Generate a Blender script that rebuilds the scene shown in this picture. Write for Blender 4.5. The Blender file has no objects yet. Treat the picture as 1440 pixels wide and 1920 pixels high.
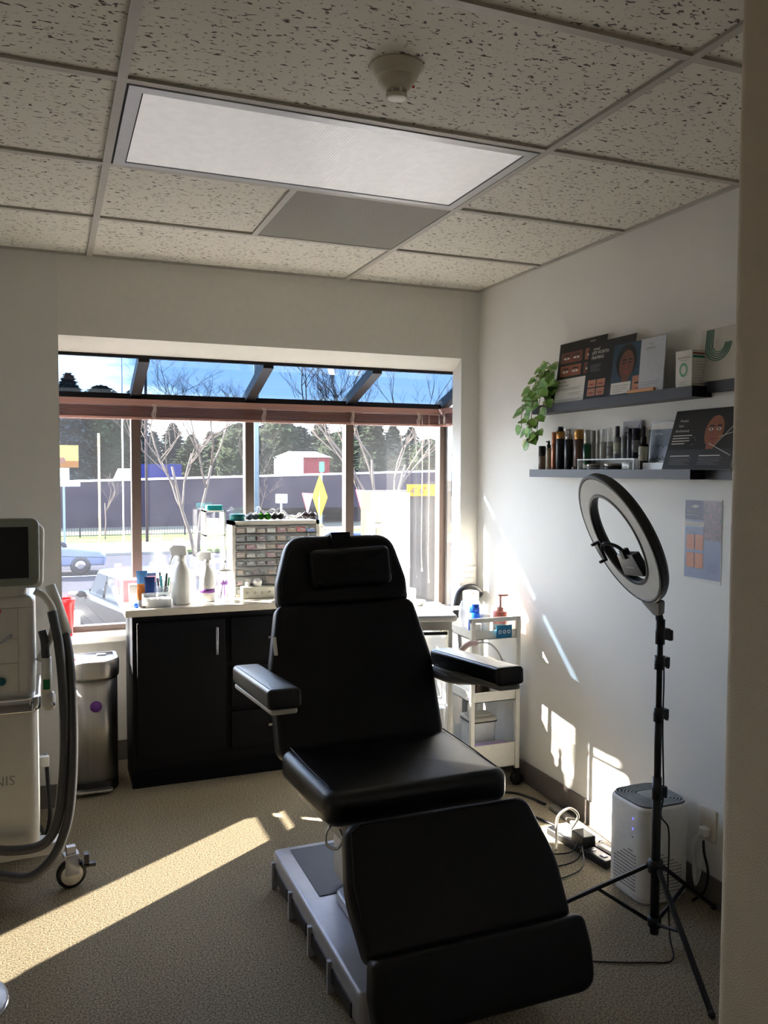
import bpy, math, random
from math import sin, cos, pi, radians, sqrt
from mathutils import Vector, Matrix
scene = bpy.context.scene
COL = scene.collection
# ---------------------------------------------------------------- camera
ceilz = 2.495
cd = bpy.data.cameras.new('camera'); cam = bpy.data.objects.new('camera', cd); COL.objects.link(cam)
yaw, pitch, roll = radians(21.825), radians(2.857), radians(0.212)
fwd = Vector((sin(yaw)*cos(pitch), cos(yaw)*cos(pitch), -sin(pitch)))
rt = Vector((cos(yaw), -sin(yaw), 0)); up = rt.cross(fwd)
rt, up = cos(roll)*rt+sin(roll)*up, -sin(roll)*rt+cos(roll)*up
m = Matrix((rt, up, -fwd)).transposed().to_4x4(); m.translation = Vector((-0.180, -2.1895, ceilz-0.9552))
cam.matrix_world = m
cd.sensor_fit = 'VERTICAL'; cd.sensor_height = 36.0; cd.lens = 1564.9/1920*36
cd.clip_start = 0.02; cd.clip_end = 1000
scene.camera = cam
# ---------------------------------------------------------------- exposure
vs = scene.view_settings
vs.view_transform = 'Standard'; vs.look = 'None'; vs.gamma = 1; vs.use_curve_mapping = False
vs.exposure = 2.8
# ---------------------------------------------------------------- sky
w = bpy.data.worlds.new('sky'); scene.world = w; w.use_nodes = True
nt = w.node_tree; nt.nodes.clear()
def N(t, **k):
    n = nt.nodes.new(t)
    for a, b in k.items(): setattr(n, a, b)
    return n
tc = N('ShaderNodeTexCoord'); mp = N('ShaderNodeMapping'); mp.inputs['Scale'].default_value = (1, 1, 4.5)
no = N('ShaderNodeTexNoise'); no.inputs['Scale'].default_value = 3.2; no.inputs['Detail'].default_value = 7; no.inputs['Roughness'].default_value = .55
cr = N('ShaderNodeValToRGB'); cr.color_ramp.elements[0].position = .53; cr.color_ramp.elements[1].position = .70
sx = N('ShaderNodeSeparateXYZ'); gr = N('ShaderNodeValToRGB')
e = gr.color_ramp.elements; e[0].position = 0; e[0].color = (.80, .90, 1.0, 1); e[1].position = .5; e[1].color = (.34, .50, .85, 1)
k = e.new(.12); k.color = (.52, .72, 1.0, 1)
mx = N('ShaderNodeMixRGB'); mx.inputs[2].default_value = (2.6, 2.5, 2.4, 1)
bg = N('ShaderNodeBackground'); bg.inputs[1].default_value = 1.7
ow = N('ShaderNodeOutputWorld')
L = nt.links.new
L(tc.outputs['Generated'], mp.inputs[0]); L(mp.outputs[0], no.inputs[0]); L(no.outputs[0], cr.inputs[0])
L(tc.outputs['Generated'], sx.inputs[0]); L(sx.outputs[2], gr.inputs[0]); L(cr.outputs[0], mx.inputs[0]); L(gr.outputs[0], mx.inputs[1])
L(mx.outputs[0], bg.inputs[0]); L(bg.outputs[0], ow.inputs[0])
# ---------------------------------------------------------------- sun
sl = bpy.data.lights.new('sun', 'SUN'); sl.energy = 13.0; sl.color = (1, .93, .82); sl.angle = radians(.6)
so = bpy.data.objects.new('sun', sl); COL.objects.link(so)
so.rotation_euler = Vector((1.51, -1.0, -.92)).to_track_quat('-Z', 'Y').to_euler(); so.location = (-8, 7, 8)
# added spot standing in for sun reflected off the bay's right side pane
gd = bpy.data.lights.new('glint_spot', 'SPOT'); gd.energy = 42000; gd.color = (1, .90, .74); gd.spot_size = radians(3.2); gd.spot_blend = .08; gd.shadow_soft_size = .10
go = bpy.data.objects.new('glint_spot', gd); COL.objects.link(go)
gdir = Vector((-1.6, -1.06, -.82)).normalized()
go.location = Vector((2.04, 2.16, .95))-gdir*26; go.rotation_euler = gdir.to_track_quat('-Z', 'Y').to_euler()
# portal: marks the bay opening for the sky light
def portal(loc, size, d):
    p = bpy.data.lights.new('bay_portal', 'AREA'); p.shape = 'RECTANGLE'; p.size, p.size_y = size; p.cycles.is_portal = True
    o = bpy.data.objects.new('bay_portal', p); COL.objects.link(o); o.location = loc
    o.rotation_euler = Vector(d).to_track_quat('-Z', 'Y').to_euler()
portal((.84, 1.95, 1.38), (2.1, 1.5), (0, -1, 0))
# unseen warm fill light added under the hallway ceiling behind the camera
hl = bpy.data.lights.new('hall_fill', 'AREA'); hl.shape = 'RECTANGLE'; hl.size = 1.1; hl.size_y = .5; hl.energy = .35; hl.color = (1, .9, .78)
ho = bpy.data.objects.new('hall_fill', hl); COL.objects.link(ho); ho.location = (-.3, -2.85, 2.48)
# ---------------------------------------------------------------- materials
MATS = {}
def lin(c):
    c = [x/255 for x in c]
    return tuple(x/12.92 if x <= .04045 else ((x+.055)/1.055)**2.4 for x in c)
def mat(name, c, rough=.5, metal=0, bump=0, bscale=200, vary=0, vscale=30, c2=None, spec=.5, emit=0, alpha=1, trans=0, ior=1.45, coat=0, sheen=0, aniso=None, detail=3):
    if name in MATS: return MATS[name]
    M = bpy.data.materials.new(name); M.use_nodes = True; t = M.node_tree; b = t.nodes['Principled BSDF']
    cl = lin(c)
    b.inputs['Base Color'].default_value = (*cl, 1); b.inputs['Roughness'].default_value = rough; b.inputs['Metallic'].default_value = metal
    b.inputs['Specular IOR Level'].default_value = spec; b.inputs['IOR'].default_value = ior
    b.inputs['Alpha'].default_value = alpha; b.inputs['Transmission Weight'].default_value = trans; b.inputs['Coat Weight'].default_value = coat
    if sheen: b.inputs['Sheen Weight'].default_value = sheen
    if emit: b.inputs['Emission Color'].default_value = (*cl, 1); b.inputs['Emission Strength'].default_value = emit
    tc = t.nodes.new('ShaderNodeTexCoord'); mp = t.nodes.new('ShaderNodeMapping'); t.links.new(tc.outputs['Object'], mp.inputs[0])
    if aniso: mp.inputs['Scale'].default_value = aniso
    n = t.nodes.new('ShaderNodeTexNoise'); n.inputs['Scale'].default_value = vscale; n.inputs['Detail'].default_value = detail
    t.links.new(mp.outputs[0], n.inputs[0])
    r = t.nodes.new('ShaderNodeValToRGB'); r.color_ramp.elements[0].position = .35; r.color_ramp.elements[1].position = .65
    if c2 is None:
        v = vary or .03
        r.color_ramp.elements[0].color = (*[max(0, x*(1-v)) for x in cl], 1); r.color_ramp.elements[1].color = (*[min(1, x*(1+v)) for x in cl], 1)
    else:
        r.color_ramp.elements[0].color = (*cl, 1); r.color_ramp.elements[1].color = (*lin(c2), 1)
    t.links.new(n.outputs[0], r.inputs[0]); t.links.new(r.outputs[0], b.inputs['Base Color'])
    if bump:
        n2 = t.nodes.new('ShaderNodeTexNoise'); n2.inputs['Scale'].default_value = bscale; n2.inputs['Detail'].default_value = 2
        t.links.new(mp.outputs[0], n2.inputs[0])
        bp = t.nodes.new('ShaderNodeBump'); bp.inputs['Strength'].default_value = bump; bp.inputs['Distance'].default_value = .002
        t.links.new(n2.outputs[0], bp.inputs['Height']); t.links.new(bp.outputs[0], b.inputs['Normal'])
    MATS[name] = M; return M
def glass(name, tint, dirt=.04, dirtc=(.9, .9, .95), refl=.08):
    """thin window glazing: clear or tinted see-through film, faint mirror, a little dust"""
    M = bpy.data.materials.new(name); M.use_nodes = True; t = M.node_tree; t.nodes.clear(); l = t.links.new
    tr = t.nodes.new('ShaderNodeBsdfTransparent'); tr.inputs[0].default_value = (*tint, 1)
    gl = t.nodes.new('ShaderNodeBsdfGlossy'); gl.inputs['Roughness'].default_value = .0
    lw = t.nodes.new('ShaderNodeLayerWeight'); lw.inputs[0].default_value = .5; pw = t.nodes.new('ShaderNodeMath'); pw.operation = 'POWER'; pw.inputs[1].default_value = 4; l(lw.outputs['Facing'], pw.inputs[0])
    fr = t.nodes.new('ShaderNodeMath'); fr.operation = 'MULTIPLY_ADD'; fr.inputs[1].default_value = .55; fr.inputs[2].default_value = .035; l(pw.outputs[0], fr.inputs[0])
    m1 = t.nodes.new('ShaderNodeMixShader'); l(fr.outputs[0], m1.inputs[0]); l(tr.outputs[0], m1.inputs[1]); l(gl.outputs[0], m1.inputs[2])
    du = t.nodes.new('ShaderNodeBsdfTranslucent'); du.inputs[0].default_value = (*dirtc, 1)
    tc = t.nodes.new('ShaderNodeTexCoord'); n = t.nodes.new('ShaderNodeTexNoise'); n.inputs['Scale'].default_value = 3; l(tc.outputs['Object'], n.inputs[0])
    mu = t.nodes.new('ShaderNodeMath'); mu.operation = 'MULTIPLY'; mu.inputs[1].default_value = dirt*2; l(n.outputs[0], mu.inputs[0])
    m2 = t.nodes.new('ShaderNodeMixShader'); l(mu.outputs[0], m2.inputs[0]); l(m1.outputs[0], m2.inputs[1]); l(du.outputs[0], m2.inputs[2])
    o = t.nodes.new('ShaderNodeOutputMaterial'); l(m2.outputs[0], o.inputs[0]); MATS[name] = M; return M
def clear(name, tint=(1, 1, 1), opac=.25, c=(.9, .93, .95), rough=.05):
    """thin clear plastic"""
    M = bpy.data.materials.new(name); M.use_nodes = True; t = M.node_tree; l = t.links.new; b = t.nodes['Principled BSDF']
    b.inputs['Base Color'].default_value = (*c, 1); b.inputs['Roughness'].default_value = rough; b.inputs['Alpha'].default_value = opac
    tc = t.nodes.new('ShaderNodeTexCoord'); n = t.nodes.new('ShaderNodeTexNoise'); n.inputs['Scale'].default_value = 14; l(tc.outputs['Object'], n.inputs[0])
    mu = t.nodes.new('ShaderNodeMath'); mu.operation = 'MULTIPLY_ADD'; mu.inputs[1].default_value = opac*.5; mu.inputs[2].default_value = opac*.75
    l(n.outputs[0], mu.inputs[0]); l(mu.outputs[0], b.inputs['Alpha'])
    MATS[name] = M; return M
wallm = mat('wall_paint', (221, 219, 213), .55, bump=.25, bscale=260, vary=.015, vscale=3)
innerm = mat('recess_paint', (226, 223, 215), .5, bump=.15, bscale=260, vary=.015)
hallm = mat('hall_paint', (206, 192, 170), .6, bump=.5, bscale=420, vary=.02)
carpet = mat('carpet', (96, 88, 74), .95, bump=1.0, bscale=300, c2=(170, 158, 134), vscale=170, spec=.1, detail=6)
basem = mat('baseboard_vinyl', (104, 97, 92), .5, vary=.05)
bronze = mat('bronze_frame', (74, 62, 56), .4, .2)
bronzed = mat('bronze_frame_dark', (38, 35, 36), .4, .2)
blackv = mat('black_vinyl', (8, 8, 10), .38, bump=.3, bscale=700, vary=.1, spec=.28)
blackg = mat('black_vinyl_polished', (8, 8, 10), .30, bump=.3, bscale=500, vary=.1, spec=.5)
blackmat = mat('black_plastic', (18, 18, 21), .45)
blackw = mat('black_lacquer_wood', (7, 7, 11), .55, spec=.2, vary=.15, aniso=(1, 1, .1), vscale=60)
silverp = mat('silver_paint', (165, 166, 172), .38, .25)
greyp = mat('grey_plastic', (120, 120, 120), .45)
beigep = mat('beige_plastic', (196, 193, 183), .45)
whitep = mat('white_plastic', (226, 225, 220), .35)
whitem = mat('white_metal', (222, 221, 214), .35)
steel = mat('brushed_steel', (188, 184, 178), .42, 1, bump=.08, bscale=300, aniso=(1, 1, .02), vary=.06, vscale=80)
chrome = mat('chrome', (215, 215, 215), .12, 1)
counterm = mat('counter_laminate', (222, 213, 198), .3, vary=.03, vscale=60)
gridm = mat('grid_metal', (176, 171, 161), .5)
darkgap = mat('dark_gap', (22, 21, 20), .8)
redp = mat('red_plastic', (214, 28, 34), .35)
teal = mat('teal_plastic', (24, 158, 158), .4)
bluep = mat('blue_plastic', (30, 92, 200), .35)
purple = mat('purple_plastic', (118, 60, 150), .4)
greenp = mat('green_plastic', (20, 110, 60), .4)
paper = mat('paper', (214, 211, 204), .6)
clearp = clear('clear_plastic')
clearp2 = clear('clear_plastic_dense', opac=.45)
skin = mat('print_brown_skin', (140, 84, 58), .4); skin2 = mat('print_dark_skin', (106, 62, 44), .4); skin3 = mat('print_grey_skin', (128, 130, 126), .4)
skin4 = mat('print_pale_skin', (176, 122, 96), .4)
inkk = mat('print_black', (16, 17, 20), .35); inkg = mat('print_grey_text', (120, 120, 122), .5); inkw = mat('print_white', (214, 212, 206), .5)
inkr = mat('print_lip', (140, 62, 58), .4); inkt = mat('print_teal', (28, 62, 82), .4); inkgr = mat('print_green', (112, 172, 126), .4); inkgr2 = mat('print_deep_green', (24, 128, 104), .4)
inkp = mat('print_purple', (96, 88, 112), .4); inkb = mat('print_blue_grey', (132, 142, 168), .4)
# ---------------------------------------------------------------- mesh builder
ROOTM = {}
def roundpoly(pts, rad, n=5):
    out = []; N_ = len(pts)
    if not isinstance(rad, (list, tuple)): rad = [rad]*N_
    for i in range(N_):
        p = Vector(pts[i]); a = Vector(pts[i-1])-p; b = Vector(pts[(i+1) % N_])-p; r = rad[i]
        if r <= 1e-6: out.append(tuple(p)); continue
        la, lb = a.length, b.length; a.normalize(); b.normalize(); ang = a.angle(b)
        d = min(r/math.tan(ang/2), la*.499, lb*.499)
        p0 = p+a*d; p1 = p+b*d
        for k in range(n+1):
            t = k/n; q = p0*(1-t)**2+p*2*t*(1-t)+p1*t*t; out.append(tuple(q))
    return out
def rrect(w, h, r, n=5, cx=0, cy=0):
    return roundpoly([(cx-w/2, cy-h/2), (cx+w/2, cy-h/2), (cx+w/2, cy+h/2), (cx-w/2, cy+h/2)], r, n)
def circ(r, n=24, cx=0, cy=0, ry=None): return [(cx+r*cos(2*pi*k/n), cy+(ry or r)*sin(2*pi*k/n)) for k in range(n)]
def frame(o, u, v):
    u = Vector(u).normalized(); v = Vector(v); n = u.cross(v).normalized(); v = n.cross(u)
    M = Matrix((u, v, n)).transposed().to_4x4(); M.translation = Vector(o); return M
def T(x, y, z, rz=0): return Matrix.Translation((x, y, z)) @ Matrix.Rotation(rz, 4, 'Z')
def spline(pts, k=6):
    P = [Vector(p) for p in pts]; P = [P[0]*2-P[1]]+P+[P[-1]*2-P[-2]]; out = []
    for i in range(1, len(P)-2):
        a, b, c, d = P[i-1:i+3]
        for j in range(k):
            t = j/k; out.append(.5*((2*b)+(c-a)*t+(2*a-5*b+4*c-d)*t*t+(3*b-a-3*c+d)*t**3))
    out.append(P[-2]); return out
class MB:
    def __init__(s, mt=None): s.v = []; s.f = []; s.mi = []; s.sm = []; s.mats = []; s.cur = mt
    def m(s, mt):
        mt = mt or s.cur
        if mt not in s.mats: s.mats.append(mt)
        return s.mats.index(mt)
    def add(s, vs_, fs, mt=None, M=None, smooth=False):
        o = len(s.v); i = s.m(mt)
        for p in vs_:
            p = Vector(p); s.v.append(M @ p if M is not None else p)
        for f in fs: s.f.append([o+a for a in f]); s.mi.append(i); s.sm.append(smooth)
        return s
    def box(s, a, b, mt=None, M=None):
        x0, y0, z0 = a; x1, y1, z1 = b
        return s.add([(x0, y0, z0), (x1, y0, z0), (x1, y1, z0), (x0, y1, z0), (x0, y0, z1), (x1, y0, z1), (x1, y1, z1), (x0, y1, z1)],
              [(0, 3, 2, 1), (4, 5, 6, 7), (0, 1, 5, 4), (1, 2, 6, 5), (2, 3, 7, 6), (3, 0, 4, 7)], mt, M)
    def pad(s, outl, z0, z1, r=0, mt=None, M=None, k=4, crown=0, rb=None, smooth=True):
        """rounded slab: outline swept from z0 to z1 with edge radius r (rb at the bottom)"""
        n = len(outl); P = [Vector(p) for p in outl]; nr = []
        ar = sum(P[i].x*P[(i+1) % n].y-P[(i+1) % n].x*P[i].y for i in range(n))
        if ar < 0: P.reverse()
        for i in range(n):
            a = (P[i]-P[i-1]); b = (P[(i+1) % n]-P[i])
            a = a.normalized() if a.length > 1e-9 else Vector((0, 0)); b = b.normalized() if b.length > 1e-9 else Vector((0, 0))
            t = a+b; t = t.normalized() if t.length > 1e-9 else a
            c = max(.5, abs(t.dot(a) if a.length > 0 else 1)); nr.append(Vector((-t.y, t.x))/c)
        rb = r if rb is None else rb; L_ = []
        if rb > 0: L_ += [(rb*(1-sin(pi/2*j/k)), z0+rb*(1-cos(pi/2*j/k))) for j in range(k)]
        L_.append((0, z0+rb))
        L_.append((0, z1-r))
        if r > 0: L_ += [(r*(1-cos(pi/2*j/k)), z1-r+r*sin(pi/2*j/k)) for j in range(1, k+1)]
        vs_ = []
        for ins, z in L_: vs_ += [(P[i].x+nr[i].x*ins, P[i].y+nr[i].y*ins, z) for i in range(n)]
        fs = []
        for l in range(len(L_)-1):
            for i in range(n): a = l*n+i; b = l*n+(i+1) % n; fs.append((a, b, b+n, a+n))
        if crown:
            base = vs_[-n:]; c = Vector((sum(p[0] for p in base)/n, sum(p[1] for p in base)/n)); l = len(L_)-1
            for sc in (.85, .62, .34):
                vs_ += [(c.x+(p[0]-c.x)*sc, c.y+(p[1]-c.y)*sc, z1+crown*(1-sc*sc)) for p in base]
                for i in range(n): a = l*n+i; b = l*n+(i+1) % n; fs.append((a, b, b+n, a+n))
                l += 1
            vs_.append((c.x, c.y, z1+crown)); ci = len(vs_)-1
            for i in range(n): fs.append((l*n+i, l*n+(i+1) % n, ci))
        else: fs.append(tuple(range((len(L_)-1)*n, len(L_)*n)))
        fs.append(tuple(reversed(range(n))))
        return s.add(vs_, fs, mt, M, smooth and (r > 0 or n > 12))
    def lathe(s, prof, mt=None, M=None, n=20, smooth=True):
        vs_ = []; fs = []
        for r, z in prof: vs_ += [(max(r, 1e-5)*cos(2*pi*k/n), max(r, 1e-5)*sin(2*pi*k/n), z) for k in range(n)]
        for l in range(len(prof)-1):
            for i in range(n): a = l*n+i; b = l*n+(i+1) % n; fs.append((a, b, b+n, a+n))
        fs.append(tuple(reversed(range(n)))); fs.append(tuple(range((len(prof)-1)*n, len(prof)*n)))
        return s.add(vs_, fs, mt, M, smooth)
    def ell(s, c, r, mt=None, M=None, n=14, k=8):
        pr = [(sin(pi*j/k), -cos(pi*j/k)) for j in range(k+1)]; vs_ = []; fs = []
        for a, z in pr: vs_ += [(c[0]+r[0]*max(a, 1e-4)*cos(2*pi*i/n), c[1]+r[1]*max(a, 1e-4)*sin(2*pi*i/n), c[2]+r[2]*z) for i in range(n)]
        for l in range(k):
            for i in range(n): a = l*n+i; b = l*n+(i+1) % n; fs.append((a, b, b+n, a+n))
        return s.add(vs_, fs, mt, M, True)
    def tube(s, pts, r, mt=None, M=None, n=8, closed=False):
        P = [Vector(p) for p in pts]; N_ = len(P); vs_ = []; fs = []
        R_ = r if isinstance(r, (list, tuple)) else [r]*N_
        pt = None; ref = None
        for i in range(N_):
            if closed: t = P[(i+1) % N_]-P[i-1]
            else: t = P[min(i+1, N_-1)]-P[max(i-1, 0)]
            t = t.normalized() if t.length > 1e-9 else Vector((0, 0, 1))
            if ref is None: ref = t.orthogonal().normalized()
            else:
                ref = ref-t*ref.dot(t); ref = ref.normalized() if ref.length > 1e-6 else t.orthogonal().normalized()
            b = t.cross(ref)
            vs_ += [P[i]+(ref*cos(2*pi*k/n)+b*sin(2*pi*k/n))*R_[i] for k in range(n)]
        for l in range(N_ if closed else N_-1):
            o2 = ((l+1) % N_)*n
            for i in range(n): j = (i+1) % n; fs.append((l*n+i, l*n+j, o2+j, o2+i))
        if not closed: fs.append(tuple(reversed(range(n)))); fs.append(tuple(range((N_-1)*n, N_*n)))
        return s.add(vs_, fs, mt, M, n > 4)
    def cyl(s, a, b, r, mt=None, M=None, n=16, r2=None): return s.tube([a, b], [r, r if r2 is None else r2], mt, M, n)
    def poly(s, pts, z, mt=None, M=None): return s.add([(p[0], p[1], z) for p in pts], [tuple(range(len(pts)))], mt, M)
    def rect(s, x0, y0, x1, y1, z, mt=None, M=None): return s.poly([(x0, y0), (x1, y0), (x1, y1), (x0, y1)], z, mt, M)
    def text(s, body, x, y, size, z, mt=None, M=None, align='LEFT', sx=1, bold=0, shear=0):
        c = bpy.data.curves.new('t', 'FONT'); c.body = body; c.size = size; c.align_x = align; c.extrude = 0; c.offset = bold; c.shear = shear; c.resolution_u = 2
        o = bpy.data.objects.new('t', c); me = bpy.data.meshes.new_from_object(o)
        s.add([(x+v.co.x*sx, y+v.co.y, z) for v in me.vertices], [tuple(p.vertices) for p in me.polygons], mt, M)
        bpy.data.objects.remove(o); bpy.data.meshes.remove(me); bpy.data.curves.remove(c); return s
    def build(s, name, parent=None, local=False, label=None):
        me = bpy.data.meshes.new(name); vs_ = s.v
        if parent is not None and not local:
            I = ROOTM[parent.name].inverted(); vs_ = [I @ p for p in vs_]
        me.from_pydata([tuple(p) for p in vs_], [], s.f)
        for m_ in s.mats: me.materials.append(m_)
        me.polygons.foreach_set('material_index', s.mi); me.polygons.foreach_set('use_smooth', s.sm); me.update()
        o = bpy.data.objects.new(name, me); COL.objects.link(o)
        if parent is not None: o.parent = parent; ROOTM[o.name] = ROOTM[parent.name]
        else: ROOTM[o.name] = Matrix.Identity(4)
        if label: o['label'] = label
        return o
def tag(o, label, cat, group=None, kind=None):
    o['label'] = label; o['category'] = cat
    if group: o['group'] = group
    if kind: o['kind'] = kind
    return o
def thing(name, label, cat, loc=(0, 0, 0), rz=0, group=None):
    o = bpy.data.objects.new(name, None); COL.objects.link(o); o.location = loc; o.rotation_euler = (0, 0, rz)
    o.empty_display_size = .05
    ROOTM[o.name] = T(*loc, rz); return tag(o, label, cat, group)
def struct(mb, name):
    o = mb.build(name); o['kind'] = 'structure'; return o
# ================================================================ SETTING
X0, X1, Y0, Y1 = -1.30, 1.983, -3.40, 1.837
OL, OR_, OT = -.136, 1.876, 2.139
BL, BR, BY = -.36, 2.04, 2.42      # the bay
b = MB(carpet); b.box((X0-.1, Y0-.1, -.1), (X1+.1, BY+.05, 0)); struct(b, 'floor')
def tilemat():
    M = mat('ceiling_tile', (212, 208, 197), .85, vary=.02); t = M.node_tree; l = t.links.new; bs = t.nodes['Principled BSDF']
    tc = t.nodes.new('ShaderNodeTexCoord'); mp = t.nodes.new('ShaderNodeMapping'); mp.inputs['Scale'].default_value = (.62, 1.25, 1); mp.inputs['Rotation'].default_value = (0, 0, .2)
    l(tc.outputs['Object'], mp.inputs[0])
    n1 = t.nodes.new('ShaderNodeTexNoise'); n1.inputs['Scale'].default_value = 92; n1.inputs['Detail'].default_value = 1.5; n1.inputs['Distortion'].default_value = .6; l(mp.outputs[0], n1.inputs[0])
    r = t.nodes.new('ShaderNodeValToRGB'); r.color_ramp.elements[0].position = .335; r.color_ramp.elements[1].position = .375
    r.color_ramp.elements[0].color = (*lin((84, 74, 68)), 1); r.color_ramp.elements[1].color = (*lin((214, 209, 197)), 1)
    l(n1.outputs[0], r.inputs[0]); l(r.outputs[0], bs.inputs['Base Color'])
    bp = t.nodes.new('ShaderNodeBump'); bp.inputs['Strength'].default_value = .6; bp.inputs['Distance'].default_value = .003; l(r.outputs[0], bp.inputs['Height']); l(bp.outputs[0], bs.inputs['Normal'])
    return M
b = MB(tilemat()); b.box((X0, Y0, 2.503), (X1, Y1, 2.60)); struct(b, 'ceiling')
b = MB(gridm); G = .61; zb, zt = 2.494, 2.5035; h = .012
for kx in (-1, 0, 1): b.box((kx*2*G-h, Y0, zb), (kx*2*G+h, Y1, zt))
for ky in range(-5, 3):
    y = ky*G
    for xa, xb in ((X0, -2*G-h), (-2*G+h, -h), (h, 2*G-h), (2*G+h, X1)): b.box((xa, y-h, zb+.0005), (xb, y+h, zt))
b.box((G-h, G+h, zb+.0007), (G+h, 2*G-h, zt))
struct(b, 'trim_1')
b = MB(gridm)   # wall angle round the room
b.box((X0, Y1-.018, zb-.001), (X1, Y1, zt)); b.box((X1-.018, Y0, zb-.001), (X1, Y1-.018, zt)); b.box((X0, Y0, zb-.001), (X0+.018, Y1-.018, zt))
struct(b, 'trim_2')
b = MB(wallm); yb = Y1+.103
b.box((X0-.1, Y1, 0), (OL, yb, 2.6)); b.box((OR_, Y1, 0), (2.4, yb, 2.6))
b.add([(OL, Y1, OT), (OR_, Y1, OT), (OR_, yb, 2.08), (OL, yb, 2.08), (OL, Y1, 2.6), (OR_, Y1, 2.6), (OR_, yb, 2.6), (OL, yb, 2.6)],
      [(0, 3, 2, 1), (4, 5, 6, 7), (0, 1, 5, 4), (1, 2, 6, 5), (2, 3, 7, 6), (3, 0, 4, 7)], innerm)
struct(b, 'wall_back')
b = MB(wallm); b.box((X1, Y0, 0), (X1+.1, Y1, 2.6)); struct(b, 'wall_right')
b = MB(wallm); b.box((X0-.1, Y0, 0), (X0, Y1, 2.6)); struct(b, 'wall_left')
b = MB(hallm); b.box((X0-.1, Y0-.1, 0), (2.1, Y0, 2.6)); struct(b, 'wall_rear')
b = MB(hallm); b.pad(roundpoly([(.75, Y0), (X1, Y0), (X1, -1.23), (.75, -1.23)], [0, 0, 0, .022], 8), 0, 2.503, 0, smooth=False); struct(b, 'wall_front')
b = MB(innerm)
b.box((BL-.08, yb, 0), (BR+.08, BY+.09, .66)); 
o = b
b = MB(innerm)
b.box((BL-.08, BY-.04, 0), (BR+.08, BY+.07, .665)); b.box((BL-.08, yb, 0), (BL, BY-.04, .665)); b.box((BR, yb, 0), (BR+.08, BY-.04, .665)); struct(b, 'wall_bay')
b = MB(innerm); b.pad(roundpoly([(BL, 2.25), (BR, 2.25), (BR, BY+.03), (BL, BY+.03)], 0), .655, .692, .008, smooth=False); struct(b, 'trim_3')
b = MB(basem); b.box((X0, Y1-.008, 0), (OL, Y1, .105)); struct(b, 'baseboard_back')
b = MB(basem); b.box((X1-.008, -1.23, 0), (X1, Y1, .105)); struct(b, 'baseboard_right')
b = MB(basem); b.box((BL, BY-.048, 0), (BR, BY-.04, .105)); struct(b, 'baseboard_bay')
# ---------------------------------------------------------------- bay window
gclear = glass('bay_glass', (.97, .975, .98), .005); groof = glass('roof_glass', (.052, .080, .115), .004, (.7, .85, 1))
win = bpy.data.objects.new('window_1', None); COL.objects.link(win); win['kind'] = 'structure'; win.location = (.84, BY, .69); ROOTM['window_1'] = T(.84, BY, .69)
ZH = 1.915
def roofz(y): return 2.085+(y-1.94)*(ZH+.015-2.085)/(BY-1.94)
b = MB(bronze)
b.box((BL, BY-.02, .69), (BR, BY+.03, .722)); b.box((BL+.02, 1.945, .69), (BL-.02, BY, .72)); b.box((BR-.02, 1.945, .69), (BR+.02, BY, .72)); b.build('sill_rail', win)
for x in (.245, .85, 1.437): b = MB(bronze); b.box((x-.024, BY-.035, .722), (x+.024, BY+.03, ZH)); b.build('mullion', win)
for x in (BL, BR): b = MB(bronze); b.box((x-.025, BY-.035, .722), (x+.015 if x > 0 else x+.025, BY+.03, ZH)); b.box((x-.02+(.035 if x > 0 else 0), BY-.06, .722), (x+.02+(.02 if x > 0 else 0), BY-.035, ZH), greyp); b.build('corner_post', win)
b = MB(bronzed); b.box((BL, BY-.035, ZH-.012), (BR, BY+.04, ZH+.022)); b.box((BL, 1.94, 2.066), (BR, 1.965, 2.10)); b.build('head_rail', win)
for x in (BL, .245, .85, 1.437, BR):
    b = MB(bronzed); hw = .026; z0, z1 = 2.085, ZH+.012
    b.add([(x-hw, 1.95, z0-.035), (x+hw, 1.95, z0-.035), (x+hw, 1.95, z0+.02), (x-hw, 1.95, z0+.02), (x-hw, BY+.03, z1-.035), (x+hw, BY+.03, z1-.035), (x+hw, BY+.03, z1+.02), (x-hw, BY+.03, z1+.02)],
          [(0, 1, 2, 3), (7, 6, 5, 4), (0, 4, 5, 1), (1, 5, 6, 2), (2, 6, 7, 3), (3, 7, 4, 0)]); b.build('rafter', win)
xs = [BL, .245, .85, 1.437, BR]
for i in range(4):
    b = MB(gclear); b.box((xs[i]+.02, BY-.002, .72), (xs[i+1]-.02, BY+.003, ZH)); b.build('pane', win)
    b = MB(groof); za, zc = 2.085, ZH+.012
    b.add([(xs[i]+.02, 1.95, za), (xs[i+1]-.02, 1.95, za), (xs[i+1]-.02, BY+.02, zc), (xs[i]+.02, BY+.02, zc)], [(0, 1, 2, 3)]); b.build('roof_pane', win)
for x in (BL, BR):
    b = MB(gclear); b.add([(x, 1.945, .72), (x, BY-.04, .72), (x, BY-.04, ZH), (x, 1.945, 2.05)], [(0, 1, 2, 3)]); b.build('side_pane', win)
    b = MB(bronze); b.box((x-.015, 1.94, .69), (x+.015, 1.965, 2.06)); b.build('side_frame', win)
b = MB(mat('eave_board', (120, 112, 104), .7)); b.box((-6, yb, 2.62), (7, 3.02, 2.80)); b.box((-6, 2.98, 2.56), (7, 3.02, 2.62)); struct(b, 'trim_4')
b = MB(mat('outer_cladding', (150, 140, 128), .8)); b.box((-6, yb, -2.0), (BL-.09, yb+.08, 2.62)); b.box((BR+.09, yb, -2.0), (7, yb+.08, 2.62)); b.box((BL-.09, yb, 2.12), (BR+.09, yb+.08, 2.62)); b.box((BL-.08, yb, -2.0), (BR+.08, BY+.07, -.11)); struct(b, 'wall_outer')
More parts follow.
